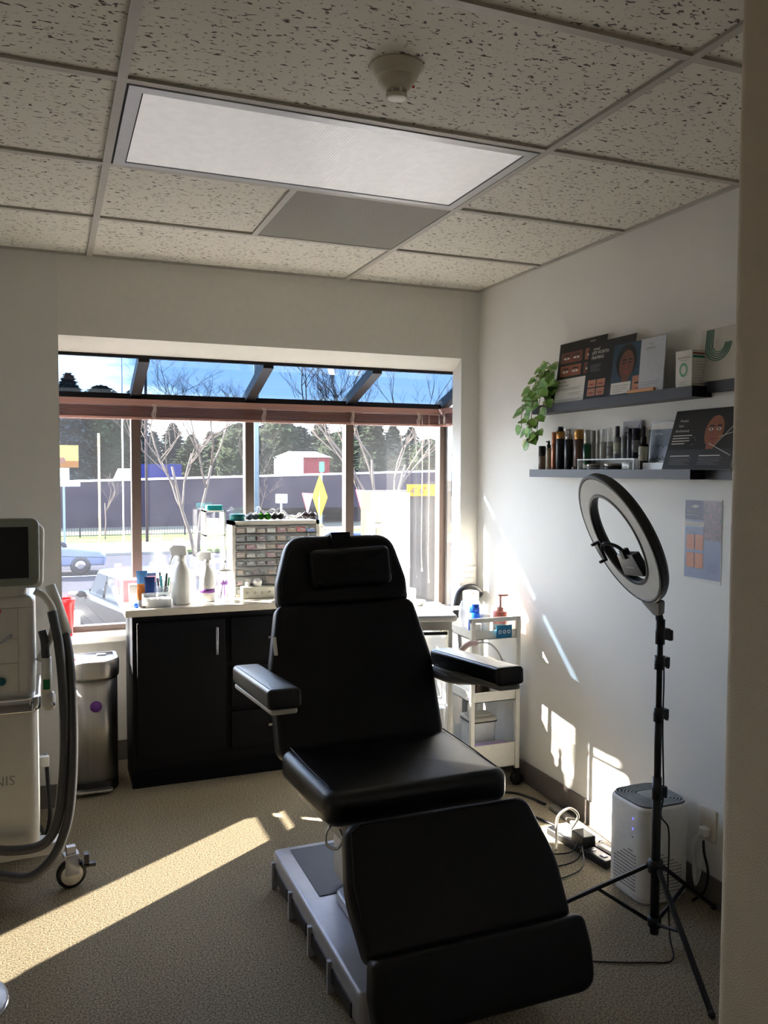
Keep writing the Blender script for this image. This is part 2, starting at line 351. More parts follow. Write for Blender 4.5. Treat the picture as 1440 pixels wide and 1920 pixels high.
# ---------------------------------------------------------------- blinds
bandm = mat('blind_valance', (158, 118, 106), .45, vary=.06, aniso=(.2, 3, 6)); slatm = mat('blind_slat', (104, 68, 60), .4, vary=.12, aniso=(.3, 3, 12)); cordm = mat('blind_cord', (205, 190, 176), .7)
def blind(p0, p1, label, drop=None, cords=(), pulls=()):
    """horizontal blind running from p0 to p1 (x, y), slats pulled up into a stack unless drop is given"""
    p0 = Vector((*p0, 0)); p1 = Vector((*p1, 0)); Ln = (p1-p0).length; u = (p1-p0).normalized()
    r = thing('venetian_blind', label, 'blind', (p0.x, p0.y, 1.81), math.atan2(u.y, u.x)); I = ROOTM[r.name]
    b = MB(bandm); b.box((0, -.028, .062), (Ln, .022, .095)); b.build('headrail', r, True)
    b = MB(slatm); zz = -.005
    if drop is None:
        for k in range(12): b.box((.004, -.024, .004+k*.0047), (Ln-.004, .020, .0070+k*.0047))
        b.build('slat_stack', r, True); b = MB(bandm); b.box((.002, -.026, -.008), (Ln-.002, .021, .003)); b.build('bottom_rail', r, True)
    else:
        n = int(drop/.016)
        for k in range(n): b.box((.004, -.022, .058-k*.016-.003), (Ln-.004, .022, .058-k*.016))
        b.build('slat_stack', r, True); b = MB(bandm); b.box((.002, -.024, .05-drop-.012), (Ln-.002, .021, .05-drop)); b.build('bottom_rail', r, True)
        for x in (.06, Ln-.06):
            b = MB(cordm); b.tube([(x, -.025, .07), (x, -.026, .05-drop)], .0012, n=4); b.build('ladder_cord', r, True)
    for x in cords:
        b = MB(cordm)
        for q in range(3): b.tube(spline([(x-.012+.008*q, -.030, .07), (x-.004+.006*q, -.033, .045), (x-.014+.009*q, -.031, .02), (x-.006+.005*q, -.030, -.006)], 4), .0014, n=4)
        b.build('ladder_cord', r, True)
    for x, z in pulls:
        b = MB(cordm); b.tube(spline([(x, -.031, .07), (x+.002, -.035, -.3), (x-.001, -.034, z+.15), (x+.006, -.03, z)], 5), .0021, n=5); b.lathe([(0, -.012), (.005, -.012), (.003, .012), (0, .012)], None, Matrix.Translation((x+.006, -.03, z)), 8); b.build('pull_cord', r, True)
blind((BL+.04, 2.36), (BR-.045, 2.36), 'brown wooden blind pulled up under the sloping glass along the front of the bay', cords=(.655, 1.24, 1.755, 2.17), pulls=((2.19, -.86), (2.235, -.93)))
blind((BR-.035, 2.33), (BR-.035, 1.965), 'short brown wooden blind pulled up over the narrow right side light', cords=(.09,))
blind((BL+.035, 1.965), (BL+.035, 2.33), 'short brown wooden blind with spread slats over the left side light', drop=.14)
# ---------------------------------------------------------------- ceiling fittings
r = thing('ceiling_light', 'long flat fluorescent ceiling light with white prismatic cover', 'ceiling light', (.61, .305, 2.49))
b = MB(darkgap); b.box((.012, .012, 2.4955), (1.208, .598, 2.5025)); b.build('housing', r)
b = MB(mat('fixture_frame', (176, 176, 174), .35, .3))
for a, c in (((.018, .016), (1.202, .050)), ((.018, .566), (1.202, .592)), ((.018, .050), (.052, .566)), ((1.172, .050), (1.202, .566))): b.box((a[0], a[1], 2.492), (c[0], c[1], 2.498))
b.build('frame', r)
lensm = mat('prismatic_lens', (232, 230, 228), .35, emit=.04, spec=.6)
t = lensm.node_tree; bs = t.nodes['Principled BSDF']; tc = t.nodes.new('ShaderNodeTexCoord'); vo = t.nodes.new('ShaderNodeTexVoronoi'); vo.inputs['Scale'].default_value = 120; vo.inputs['Randomness'].default_value = 0
t.links.new(tc.outputs['Object'], vo.inputs[0]); bp = t.nodes.new('ShaderNodeBump'); bp.inputs['Strength'].default_value = .5; bp.inputs['Distance'].default_value = .003; t.links.new(vo.outputs[0], bp.inputs['Height']); t.links.new(bp.outputs[0], bs.inputs['Normal'])
b = MB(lensm); b.box((.056, .054, 2.4945), (1.168, .562, 2.4952)); b.build('diffuser', r)
r = thing('ceiling_vent', 'grey perforated square air vent panel beside the ceiling light', 'vent', (.915, .915, 2.49))
vm = mat('vent_perforated', (112, 107, 98), .6); t = vm.node_tree; bs = t.nodes['Principled BSDF']; tc = t.nodes.new('ShaderNodeTexCoord'); mp = t.nodes.new('ShaderNodeMapping'); mp.inputs['Rotation'].default_value = (0, 0, .785); vo = t.nodes.new('ShaderNodeTexVoronoi'); vo.inputs['Scale'].default_value = 170; vo.inputs['Randomness'].default_value = 0
cr2 = t.nodes.new('ShaderNodeValToRGB'); cr2.color_ramp.elements[0].position = .34; cr2.color_ramp.elements[1].position = .42; cr2.color_ramp.elements[0].color = (*lin((48, 45, 40)), 1); cr2.color_ramp.elements[1].color = (*lin((158, 154, 140)), 1)
t.links.new(tc.outputs['Object'], mp.inputs[0]); t.links.new(mp.outputs[0], vo.inputs[0]); t.links.new(vo.outputs[0], cr2.inputs[0]); t.links.new(cr2.outputs[0], bs.inputs['Base Color'])
b = MB(vm); b.box((.624, .624, 2.4965), (1.206, 1.206, 2.5025)); b.build('grille', r)
r = thing('smoke_detector', 'round white smoke detector on the speckled ceiling tile', 'smoke detector', (.605, -.30, 2.503))
cream = mat('cream_plastic', (206, 198, 180), .4)
b = MB(cream); b.lathe([(0, -.004), (.045, -.03), (.050, -.026), (.058, -.008), (.066, -.004), (.066, 0), (0, 0)][1:], None, None, 28); b.lathe([(.044, -.040), (.046, -.028), (.046, -.02)], None, None, 28); b.build('base', r, True)
b = MB(cream); b.lathe([(.020, -.074), (.026, -.072), (.026, -.066), (.022, -.064)], None, None, 24); b.lathe([(.024, -.058), (.032, -.052), (.043, -.040), (.043, -.03)], None, None, 24)
for k in range(8): b.box((.018, -.003, -.066), (.026, .003, -.056), None, Matrix.Rotation(k*pi/4, 4, 'Z'))
b.build('sensor', r, True)
b = MB(redp); b.ell((.038, -.014, -.046), (.003, .003, .003)); b.build('indicator_light', r, True)
# ================================================================ TREATMENT CHAIR
XC = .845
ch = thing('treatment_chair', 'black padded reclining treatment chair with armrests on a silver base', 'treatment chair', (XC, .3, 0))
b = MB(silverp)     # base plate: bevelled silver tray
b.pad(rrect(.555, .93, .02, 4, XC, .31), .035, .135, .012); b.box((.59, -.12, .0), (1.10, .74, .036), blackmat)
b.build('base', ch)
for y in (-.10, .10, .33, .56): 
    b = MB(blackmat); b.box((.563, y, .040), (.5685, y+.17, .082)); b.box((.555, y+.175, .004), (.575, y+.19, .10), silverp); b.build('base_vent', ch)
b = MB(mat('rubber_mat', (58, 62, 72), .6)); b.box((.625, .38, .1345), (1.065, .74, .138)); b.build('base_mat', ch)
b = MB(silverp); b.pad(rrect(.36, .40, .05, 5, XC, .16), .1352, .17, .01); b.build('base_cover', ch)
b = MB(beigep); b.pad(rrect(.30, .28, .05, 5, XC, .34), .165, .44, .02); b.pad(rrect(.40, .36, .07, 5, XC, .32), .40, .49, .03); b.build('column', ch)
M = Matrix.Translation((XC, .285, .48))
b = MB(beigep); b.pad(roundpoly([(-.24, -.22), (.24, -.22), (.27, .22), (-.27, .22)], .05), -.05, .035, .03, None, M); b.build('seat_shell', ch)
# seat cushion
b = MB(blackg); b.pad(roundpoly([(-.30, -.245), (.30, -.245), (.318, .23), (-.318, .23)], [.06, .06, .04, .04], 7), 0, .105, .035, None, Matrix.Translation((XC, .285, .498)) @ Matrix.Rotation(radians(-1), 4, 'X'), 6, .012); b.build('seat', ch)
seam = mat('stitched_seam', (30, 31, 36), .5)
for sx_ in (-1, 1): b = MB(seam); b.tube(spline([(XC+sx_*.285, .50, .605), (XC+sx_*.283, .3, .606), (XC+sx_*.272, .09, .606)], 6), .0022, n=5); b.build('seat_piping', ch)
# backrest
bk0 = Vector((XC, .535, .575)); bk1 = Vector((XC, .735, 1.068)); MBk = frame(bk0, (1, 0, 0), bk1-bk0); H = (bk1-bk0).length
b = MB(blackv); b.pad(roundpoly([(-.315, -.03), (.315, -.03), (.312, .30), (.268, H-.012), (-.268, H-.012), (-.312, .30)], [.06, .06, .3, .045, .045, .3], 8), -.085, 0, .028, None, MBk, 5, .006); b.build('backrest', ch)
b = MB(greyp); b.pad(roundpoly([(-.29, 0), (.29, 0), (.27, H-.03), (-.27, H-.03)], .05, 6), -.105, -.083, .012, None, MBk); b.build('back_shell', ch)
b = MB(whitem); b.box((-.302, .335, -.002), (-.290, .40, .003), None, MBk @ Matrix.Translation((.004, 0, 0))); b.build('care_label', ch)
# headrest
h0 = Vector((XC, .748, 1.066)); h1 = Vector((XC, .80, 1.292)); MH = frame(h0, (1, 0, 0), h1-h0); HH = (h1-h0).length
b = MB(blackv); b.pad(roundpoly([(-.260, -.032), (.260, -.032), (.258, .06), (.205, HH+.004), (-.205, HH+.004), (-.258, .06)], [.03, .03, .15, .085, .085, .15], 8), -.085, 0, .030, None, MH, 5, .006); b.build('headrest', ch)
for sx_ in (-1, 1): b = MB(seam); b.tube([MH @ Vector(p) for p in [(sx_*.243, .02, -.003), (sx_*.242, .07, -.001), (sx_*.212, .17, -.001), (sx_*.17, HH-.025, -.003)]], .002, n=5); b.build('headrest_piping', ch)
MP = frame(h0+(h1-h0)*.10+Vector((.005, -.012, 0)), (1, 0, .035), h1-h0)
b = MB(blackv); b.pad(rrect(.315, .148, .03, 6, .012, .085), -.005, .052, .026, None, MP, 5, .006); po = b.build('head_pillow', ch)
b = MB(blackv); b.box((-.045, .12, .004), (.03, HH+.012, .010), None, MH); b.box((-.045, HH+.004, -.10), (.03, HH+.012, .010), None, MH); b.build('strap', po)
b = MB(seam); b.tube([MP @ Vector(p) for p in [(.16, .02, .03), (.166, .05, .042), (.166, .12, .042), (.155, .15, .035)]], .0018, n=5); b.build('pillow_piping', po)
# leg cushion and foot cushion
l0 = Vector((XC+.008, -.285, .300)); l1 = Vector((XC+.003, -.060, .572)); ML = frame(l0, (1, 0, 0), l1-l0); LH = (l1-l0).length
b = MB(blackv); b.pad(roundpoly([(-.305, 0), (.305, 0), (.322, .17), (.285, LH), (-.290, LH), (-.322, .17)], [.03, .03, .3, .055, .055, .3], 7), -.075, 0, .025, None, ML, 5, .006); b.build('leg_cushion', ch)
b = MB(seam); b.tube([ML @ Vector(p) for p in [(-.30, .03, 0), (-.305, .18, .001), (-.282, LH-.03, 0), (-.25, LH-.012, 0)]], .002, n=5); b.tube([ML @ Vector(p) for p in [(-.25, LH-.012, 0), (.24, LH-.012, 0)]], .002, n=5); b.build('leg_cushion_piping', ch)
b = MB(silverp); b.box((-.10, .02, -.11), (.10, LH-.02, -.076), None, ML); b.build('leg_support', ch)
f0 = Vector((XC+.014, -.375, .155)); f1 = Vector((XC+.010, -.318, .322)); MF = frame(f0, (1, 0, 0), f1-f0); FH = (f1-f0).length
b = MB(blackv); b.pad(roundpoly([(-.316, -.014), (.316, -.014), (.324, .09), (.315, FH), (-.312, FH), (-.324, .09)], [.10, .10, .12, .028, .028, .12], 10), -.07, 0, .022, None, MF, 5, .004); b.build('foot_cushion', ch)
b = MB(silverp); b.box((-.08, .02, -.10), (.08, FH-.01, -.071), None, MF); b.build('foot_support', ch)
# armrests
for sx_ in (-1, 1):
    a0 = Vector((XC+sx_*.385, .735, .812)); a1 = Vector((XC+sx_*.385, .19, .856)); u = Vector((1, 0, 0)); v = a1-a0
    Ma = Matrix((u, v.normalized()*-1, u.cross(-v.normalized()))).transposed().to_4x4(); Ma.translation = a1
    Ln = v.length
    b = MB(blackg); b.pad(roundpoly([(-.052, 0), (.052, 0), (.05, Ln), (-.05, Ln)], [.018, .018, .03, .03], 5), -.028, .034, .014, None, Ma, 5, .003); a = b.build('armrest', ch)
    b = MB(seam); b.tube([Ma @ Vector(p) for p in [(-.042, .02, .0335), (-.040, Ln-.03, .0335)]], .0014, n=4); b.build('armrest_piping', a)
    b = MB(beigep if sx_ < 0 else greyp); b.pad(roundpoly([(-.042, .01), (.042, .01), (.046, Ln-.02), (-.046, Ln-.02)], .015), -.044, -.027, .006, None, Ma)
    b.tube(spline([Ma @ Vector((0, Ln*.45, -.044)), Ma @ Vector((-sx_*.03, Ln*.75, -.06)), Vector((XC+sx_*.32, .70, .77)), Vector((XC+sx_*.27, .68, .76))], 5), .02, n=8); b.build('armrest_bracket', ch)
b = MB(chrome); b.tube(spline([(.60, .12, .50), (.565, .115, .475), (.56, .10, .44), (.585, .085, .43), (.60, .08, .455), (.60, .10, .48)], 5), .004, n=6); b.build('release_lever', ch)
# ================================================================ CABINET AND COUNTER
cb = thing('base_cabinet', 'dark wood base cabinet with one door and a column of drawers', 'cabinet', (.7, 2.0, 0))
FY = 1.87
b = MB(blackw); b.box((.17, FY, .105), (1.22, 2.235, .848)); b.box((.17, FY+.055, 0), (1.22, 2.22, .105)); b.build('carcass', cb)
b = MB(blackw); b.pad(roundpoly([(.19, .165), (.605, .165), (.605, .815), (.19, .815)], 0), 0, .018, .002, None, frame((0, FY, 0), (1, 0, 0), (0, 0, 1))); d = b.build('door', cb)
b = MB(chrome); b.pad(rrect(.012, .135, .002, 1, .563, .71), .030, .038, .002, None, frame((0, FY, 0), (1, 0, 0), (0, 0, 1))); b.box((.558, FY-.032, .65), (.568, FY-.017, .662)); b.box((.558, FY-.032, .758), (.568, FY-.017, .77)); b.build('handle', d)
for z0, z1, zh in ((.60, .815, .71), (.375, .575, .50), (.165, .35, .27)):
    for xa, xb in ((.635, 1.20),):
        b = MB(blackw); b.pad(roundpoly([(xa, z0), (xb, z0), (xb, z1), (xa, z1)], 0), 0, .018, .002, None, frame((0, FY, 0), (1, 0, 0), (0, 0, 1))); d = b.build('drawer', cb)
        b = MB(chrome); b.box((.815, FY-.038, zh-.005), (.955, FY-.030, zh+.007)); b.box((.82, FY-.031, zh-.004), (.83, FY-.017, zh+.006)); b.box((.94, FY-.031, zh-.004), (.95, FY-.017, zh+.006)); b.build('handle', d)
b = MB(counterm); b.pad(roundpoly([(.135, 1.825), (1.26, 1.825), (1.26, 2.37), (.135, 2.37)], .004, 2), .850, .885, .006, smooth=False); tag(b.build('countertop'), 'pale laminate countertop on the dark base cabinet', 'countertop')
# ================================================================ SHELVES ON THE RIGHT WALL
shm = mat('shelf_charcoal', (50, 50, 56), .45, vary=.08, aniso=(1, .1, 1), vscale=60); shk = mat('shelf_black', (14, 14, 16), .35)
SX = 1.895
def shelf(z0, z1, ya, label):
    b = MB(shm); b.box((SX, .12, z0), (X1, ya, z1)); b.add([(SX, .1195, z0), (X1, .1195, z0), (X1, .1195, z1), (SX, .1195, z1)], [(0, 1, 2, 3)], shk)
    return tag(b.build('floating_shelf'), label, 'shelf', 'floating shelves')
shelf(1.512, 1.547, 1.172, 'lower black floating shelf holding the bottles'); shelf(1.800, 1.838, 1.155, 'upper black floating shelf holding the brochures')
for z0, z1, lb in ((1.512, 1.547, 'short end of black ledge continuing the lower shelf towards the doorway'), (1.815, 1.853, 'short end of black ledge continuing the upper shelf towards the doorway')):
    b = MB(shm); b.box((X1-.03, -.55, z0), (X1, .112, z1)); tag(b.build('wall_ledge'), lb, 'ledge', 'narrow wall ledges')
# ---- printed boards: local u along -y (to the right as seen), v up, n towards the room
def board(name, label, cat, y_left, y_right, z0, hgt, xb, xt, fn, th=.003, group=None, base=whitep, holder=None):
    """flat board between y_left and y_right, foot at x=xb leaning to x=xt"""
    W = y_left-y_right; Mf = frame((xb, y_left, z0), (0, -1, 0), (xt-xb, 0, sqrt(max(1e-6, hgt*hgt-(xt-xb)**2))))
    b = MB(base); b.box((0, 0, -th), (W, hgt, 0), None, Mf); fn(b, W, hgt, Mf)
    return tag(b.build(name), label, cat, group)
def face(b, M, cx, cy, s, sk, z=.0006, hair=inkk, closed=False, turn=0):
    """small printed portrait, s = face half height"""
    b.poly(circ(s*1.02, 20, cx, cy+s*.22, s*1.12), z, hair, M); b.poly(circ(s*.72, 20, cx+turn*s*.06, cy, s*.96), z+.0001, sk, M); b.rect(cx-s*.3, cy-s*1.35, cx+s*.3, cy-s*.7, z+.00005, sk, M)
    for k in (-1, 1):
        ex = cx+k*s*.3+turn*s*.08
        b.poly(circ(s*.17, 10, ex, cy+s*.12, s*(.05 if closed else .085)), z+.0002, inkk if closed else inkw, M)
        if not closed: b.poly(circ(s*.07, 8, ex, cy+s*.12), z+.0003, inkk, M)
        b.poly([(ex-s*.22, cy+s*.28), (ex+s*.22, cy+s*.28), (ex+s*.2, cy+s*.36), (ex-s*.1, cy+s*.39)], z+.0002, inkk, M)
    b.poly([(cx-s*.09, cy-s*.22), (cx+s*.11, cy-s*.22), (cx+s*.04, cy+s*.1), (cx, cy+s*.1)], z+.0002, inkr, M); b.poly(circ(s*.24, 12, cx+turn*s*.05, cy-s*.47, s*.1), z+.0002, inkr, M)
def lines(b, M, x0, x1, ys, mt, th=.0016, z=.0007):
    for i, y in enumerate(ys): b.rect(x0, y, x1-(x1-x0)*(.0, .12, .05, .3, .08)[i % 5], y+th, z, mt, M)
def eyes(b, M, x0, y0, x1, y1, sk, z=.0006):
    w_, h_ = x1-x0, y1-y0; b.rect(x0, y0, x1, y1, z, sk, M)
    for k in (.27, .73):
        cx = x0+w_*k; cy = y0+h_*.42
        b.poly(circ(w_*.15, 12, cx, cy, h_*.10), z+.0001, inkw, M); b.poly(circ(h_*.09, 8, cx, cy), z+.0002, inkk, M); b.poly([(cx-w_*.17, cy+h_*.22), (cx+w_*.17, cy+h_*.2), (cx+w_*.1, cy+h_*.32), (cx-w_*.08, cy+h_*.34)], z+.0001, inkk, M)
    b.poly([(x0+w_*.46, y0), (x0+w_*.54, y0), (x0+w_*.53, y0+h_*.4), (x0+w_*.48, y0+h_*.4)], z+.0001, inkr, M)
def p1(b, W, H, M):
    b.rect(0, 0, W, H, .0003, inkk, M); b.rect(0, 0, W*.64, H*.40, .0005, inkw, M)
    for r_ in range(2):
        for q in range(2): eyes(b, M, W*(.06+.52*q), H*(.44+.22*r_), W*(.52+.42*q), H*(.62+.22*r_), (skin, skin2)[(q+r_) % 2])
    b.text('Fast, Lasts.', W*.05, H*.335, H*.055, .0008, inkk, M); b.text('And the Look.', W*.05, H*.275, H*.055, .0008, inkk, M)
    lines(b, M, W*.05, W*.56, [H*(.24-.017*i) for i in range(3)], inkg); lines(b, M, W*.3, W*.58, [H*.15, H*.125], inkg); lines(b, M, W*.05, W*.58, [H*.05, H*.03], inkg)
    b.text('DANNEY', W*.66, H*.93, H*.035, .0008, inkw, M)
def p2(b, W, H, M):
    b.rect(0, 0, W, H, .0003, inkk, M); b.poly(circ(W*.30, 22, W*.92, H*.50, H*.27), .0005, skin3, M)
    b.poly(circ(W*.07, 12, W*.80, H*.56, H*.018), .0007, inkw, M); b.poly(circ(W*.03, 8, W*.80, H*.56), .0008, inkk, M); b.poly([(W*.70, H*.61), (W*.90, H*.62), (W*.88, H*.64), (W*.74, H*.64)], .0007, inkk, M); b.poly(circ(W*.08, 10, W*.88, H*.36, H*.02), .0007, inkr, M)
    b.text('reveal', W*.10, H*.86, H*.075, .0009, inkw, M, shear=.3); b.text('LIPS WORTH', W*.08, H*.785, H*.082, .0009, inkw, M); b.text('FRAMING', W*.08, H*.70, H*.082, .0009, inkw, M)
    lines(b, M, W*.08, W*.32, [H*(.60-.022*i) for i in range(6)], inkg)
    for r_ in range(2):
        for q in range(2): x = W*(.06+.20*q); y = H*(.06+.15*r_); b.rect(x, y, x+W*.18, y+H*.13, .0006, skin4, M); b.poly(circ(W*.06, 10, x+W*.09, y+H*.05, H*.014), .0007, inkr, M)
def p3(b, W, H, M):
    b.rect(0, 0, W, H, .0003, inkt, M); face(b, M, W*.42, H*.58, H*.30, skin2, closed=True, turn=1)
    b.rect(W*.03, H*.03, W*.62, H*.25, .0010, inkw, M); lines(b, M, W*.08, W*.56, [H*(.19-.04*i) for i in range(4)], inkg, z=.0012); b.rect(W*.66, H*.05, W*.98, H*.34, .0010, skin4, M); b.poly(circ(W*.10, 10, W*.82, H*.2, H*.02), .0012, inkk, M); b.poly(circ(W*.07, 10, W*.84, H*.1, H*.015), .0012, inkr, M)
    for k in range(14): b.poly(circ(.0012, 5, W*(.78+.03*(k % 7)), H*(.45+.03*((k*5) % 14))), .0008, inkw, M)
def p4(b, W, H, M):
    b.text("let's", W*.38, H*.87, H*.06, .0009, inkg, M); b.text('connect', W*.2, H*.79, H*.09, .0009, inkg, M, shear=.35); lines(b, M, W*.12, W*.88, [H*.17, H*.13], inkb)
def p5(b, W, H, M):
    b.rect(0, 0, W, H, .0003, inkk, M); face(b, M, W*.64, H*.62, H*.27, skin, turn=1)
    b.text('Protect', W*.10, H*.80, H*.062, .0012, inkw, M, shear=.2); b.text('Your', W*.09, H*.715, H*.062, .0012, inkw, M, shear=.2); b.text('SkinVestment', W*.06, H*.63, H*.058, .0012, inkw, M, shear=.2)
    lines(b, M, W*.05, W*.34, [H*(.56-.045*i) for i in range(4)], inkw, .003, .0013)
    for x0, y0, x1, y1 in ((.70, .38, .98, .80), (.74, .52, 1.0, .62), (.62, .42, .96, .22)): b.tube([M @ Vector((W*x0, H*y0, .0012)), M @ Vector((W*x1, H*y1, .0012))], .0011, inkw, None, 4)
    b.tube([M @ Vector((W*(.36+.05*cos(a*.7)), H*(.47+.07*sin(a*.7)), .0012)) for a in range(9)], .0008, inkg, None, 4)
    b.rect(0, 0, W, H*.33, .0009, mat('print_dark_grey', (44, 46, 52), .4), M)
    for x in (.08, .52): b.rect(W*x, H*.215, W*(x+.3), H*.23, .0013, inkw, M); lines(b, M, W*x, W*(x+.34), [H*(.18-.025*i) for i in range(5)], inkg, .0014, .0013)
board('brochure_stand', 'tall brochure with rows of printed eyes and white caption block on the upper shelf', 'brochure', 1.022, .680, 1.838, .268, 1.925, 1.957, p1, group='brochures on the upper shelf')
board('brochure_stand', 'black LIPS brochure half hidden between the eyes brochure and the closed eyed portrait', 'brochure', .785, .480, 1.838, .240, 1.916, 1.9445, p2, group='brochures on the upper shelf')
board('brochure_stand', 'teal brochure with a closed eyed dark skinned portrait on the upper shelf', 'brochure', .600, .395, 1.838, .205, 1.907, 1.931, p3, group='brochures on the upper shelf')
o = board('sign_holder', 'clear upright sign holder with a pale connect card on the upper shelf', 'sign holder', .412, .275, 1.838, .200, 1.897, 1.912, p4, base=mat('print_pale_blue', (186, 190, 198), .3), th=.004)
b = MB(mat('gold_card', (168, 118, 74), .35, .5)); b.box((1.8955, .415, 1.838), (1.91, .46, 1.850)); b.box((1.885, .31, 1.838), (1.8958, .46, 1.849)); tag(b.build('card_tray'), 'small copper coloured card tray in front of the clear connect sign', 'card tray')
# supplement carton
r = thing('carton', 'white carton with a green ring printed on its face on the upper shelf', 'box', (1.93, .19, 1.838))
b = MB(paper); b.box((1.905, .135, 1.838), (1.965, .215, 1.965)); b.build('box_body', r)
Mx = frame((1.9045, .215, 1.838), (0, -1, 0), (0, 0, 1))
b = MB(inkgr)
n = 28; b.add([(.04+rr*cos(2*pi*k/n), .060+rr*1.2*sin(2*pi*k/n), .0004) for rr in (.021, .013) for k in range(n)], [(k, (k+1) % n, n+(k+1) % n, n+k) for k in range(n)], None, Mx)
b.text('NUTRAFOL', .011, .098, .0125, .0004, inkg, Mx); b.rect(.02, .092, .06, .0935, .0004, inkg, Mx); lines(b, Mx, .02, .062, [.018, .013, .008], inkg, .001, .0004); b.build('label_print', r)
Mx = frame((1.905, .1345, 1.838), (1, 0, 0), (0, 0, 1)); b = MB(inkg); b.rect(.004, .112, .056, .118, .0004, inkr, Mx); b.rect(.004, .100, .056, .108, .0004, inkgr2, Mx); lines(b, Mx, .006, .056, [.01+.0095*i for i in range(9)], inkg, .0012, .0004); b.build('side_print', r)
def p6(b, W, H, M):
    for k in range(5):
        q = .060-.0075*k; pts = [(W*.22+.0065*k, H), (W*.22+.0065*k, H*.74)]
        pts = [(W*.14+.008*k, H*.98), (W*.14+.008*k, H*.70)]+[(W*.14+.008*k+q-q*cos(a*pi/16), H*.70-q*sin(a*pi/16)) for a in range(1, 17)]
        b.tube([M @ Vector((x, y, .0008)) for x, y in pts if x < W-.002], .0016, inkgr2, None, 4)
board('brochure_stand', 'pale folder with curved green stripes behind the white carton', 'brochure', .165, -.03, 1.853, .185, 1.955, 1.975, p6, base=mat('print_cream', (198, 194, 182), .5), group='brochures on the upper shelf')
# big portrait board on the lower shelf
board('portrait_brochure', 'large dark brochure with a womans face and white brush strokes on the lower shelf', 'brochure', .268, -.06, 1.547, .222, 1.897, 1.962, p5)
def card(label, y0, y1, z, h, xb, fn, base, grp=None, clr=False):
    return board('acrylic_frame', label, 'frame', y0, y1, z, h, xb, xb+.01, fn, .006, grp, base)
def f1(b, W, H, M):
    b.rect(.003, .003, W-.003, H-.003, .0003, mat('print_mauve', (146, 140, 142), .4), M); b.poly([(W-.003, H-.003), (W-.003, H*.2), (W*.35, .003), (W*.2, .003)], .0006, inkp, M); b.text('MORPHEUS', W*.1, H*.62, H*.11, .0008, inkk, M)
def f2(b, W, H, M):
    b.rect(.004, .004, W-.004, H-.004, .0003, mat('print_slate', (84, 94, 108), .4), M); b.rect(.004, H*.82, W-.004, H-.004, .0006, inkw, M); b.text('8.8 Peels', W*.2, H*.68, H*.08, .0008, inkw, M)
    for k in range(3): b.poly(circ(W*.13, 12, W*(.25+.22*k), H*.25, H*.15), .0005+.0001*k, inkb, M); lines(b, M, W*.15, W*.8, [H*.6, H*.56], inkg, .001)
card('small mauve framed card with a diagonal stripe behind the grey bottles', .585, .475, 1.60, .14, 1.958, f1, mat('frame_edge', (150, 150, 152), .3, .4))
card('clear acrylic frame with a slate blue card beside the large portrait brochure', .40, .268, 1.575, .150, 1.945, f2, mat('frame_edge', (150, 150, 152), .3, .4))
# acrylic riser
r = thing('display_riser', 'clear acrylic riser under the small grey bottles on the lower shelf', 'riser', (1.935, .6, 1.547))
b = MB(clearp2); b.box((1.90, .43, 1.585), (1.975, .80, 1.590)); b.build('top_panel', r)
for y in (.432, .794): b = MB(clearp2); b.box((1.90, y, 1.547), (1.975, y+.004, 1.585)); b.build('side_panel', r)
b = MB(clearp2); b.box((1.905, .27, 1.547), (1.975, .405, 1.572)); tag(b.build('display_block'), 'clear block under the slate blue framed card on the lower shelf', 'riser')
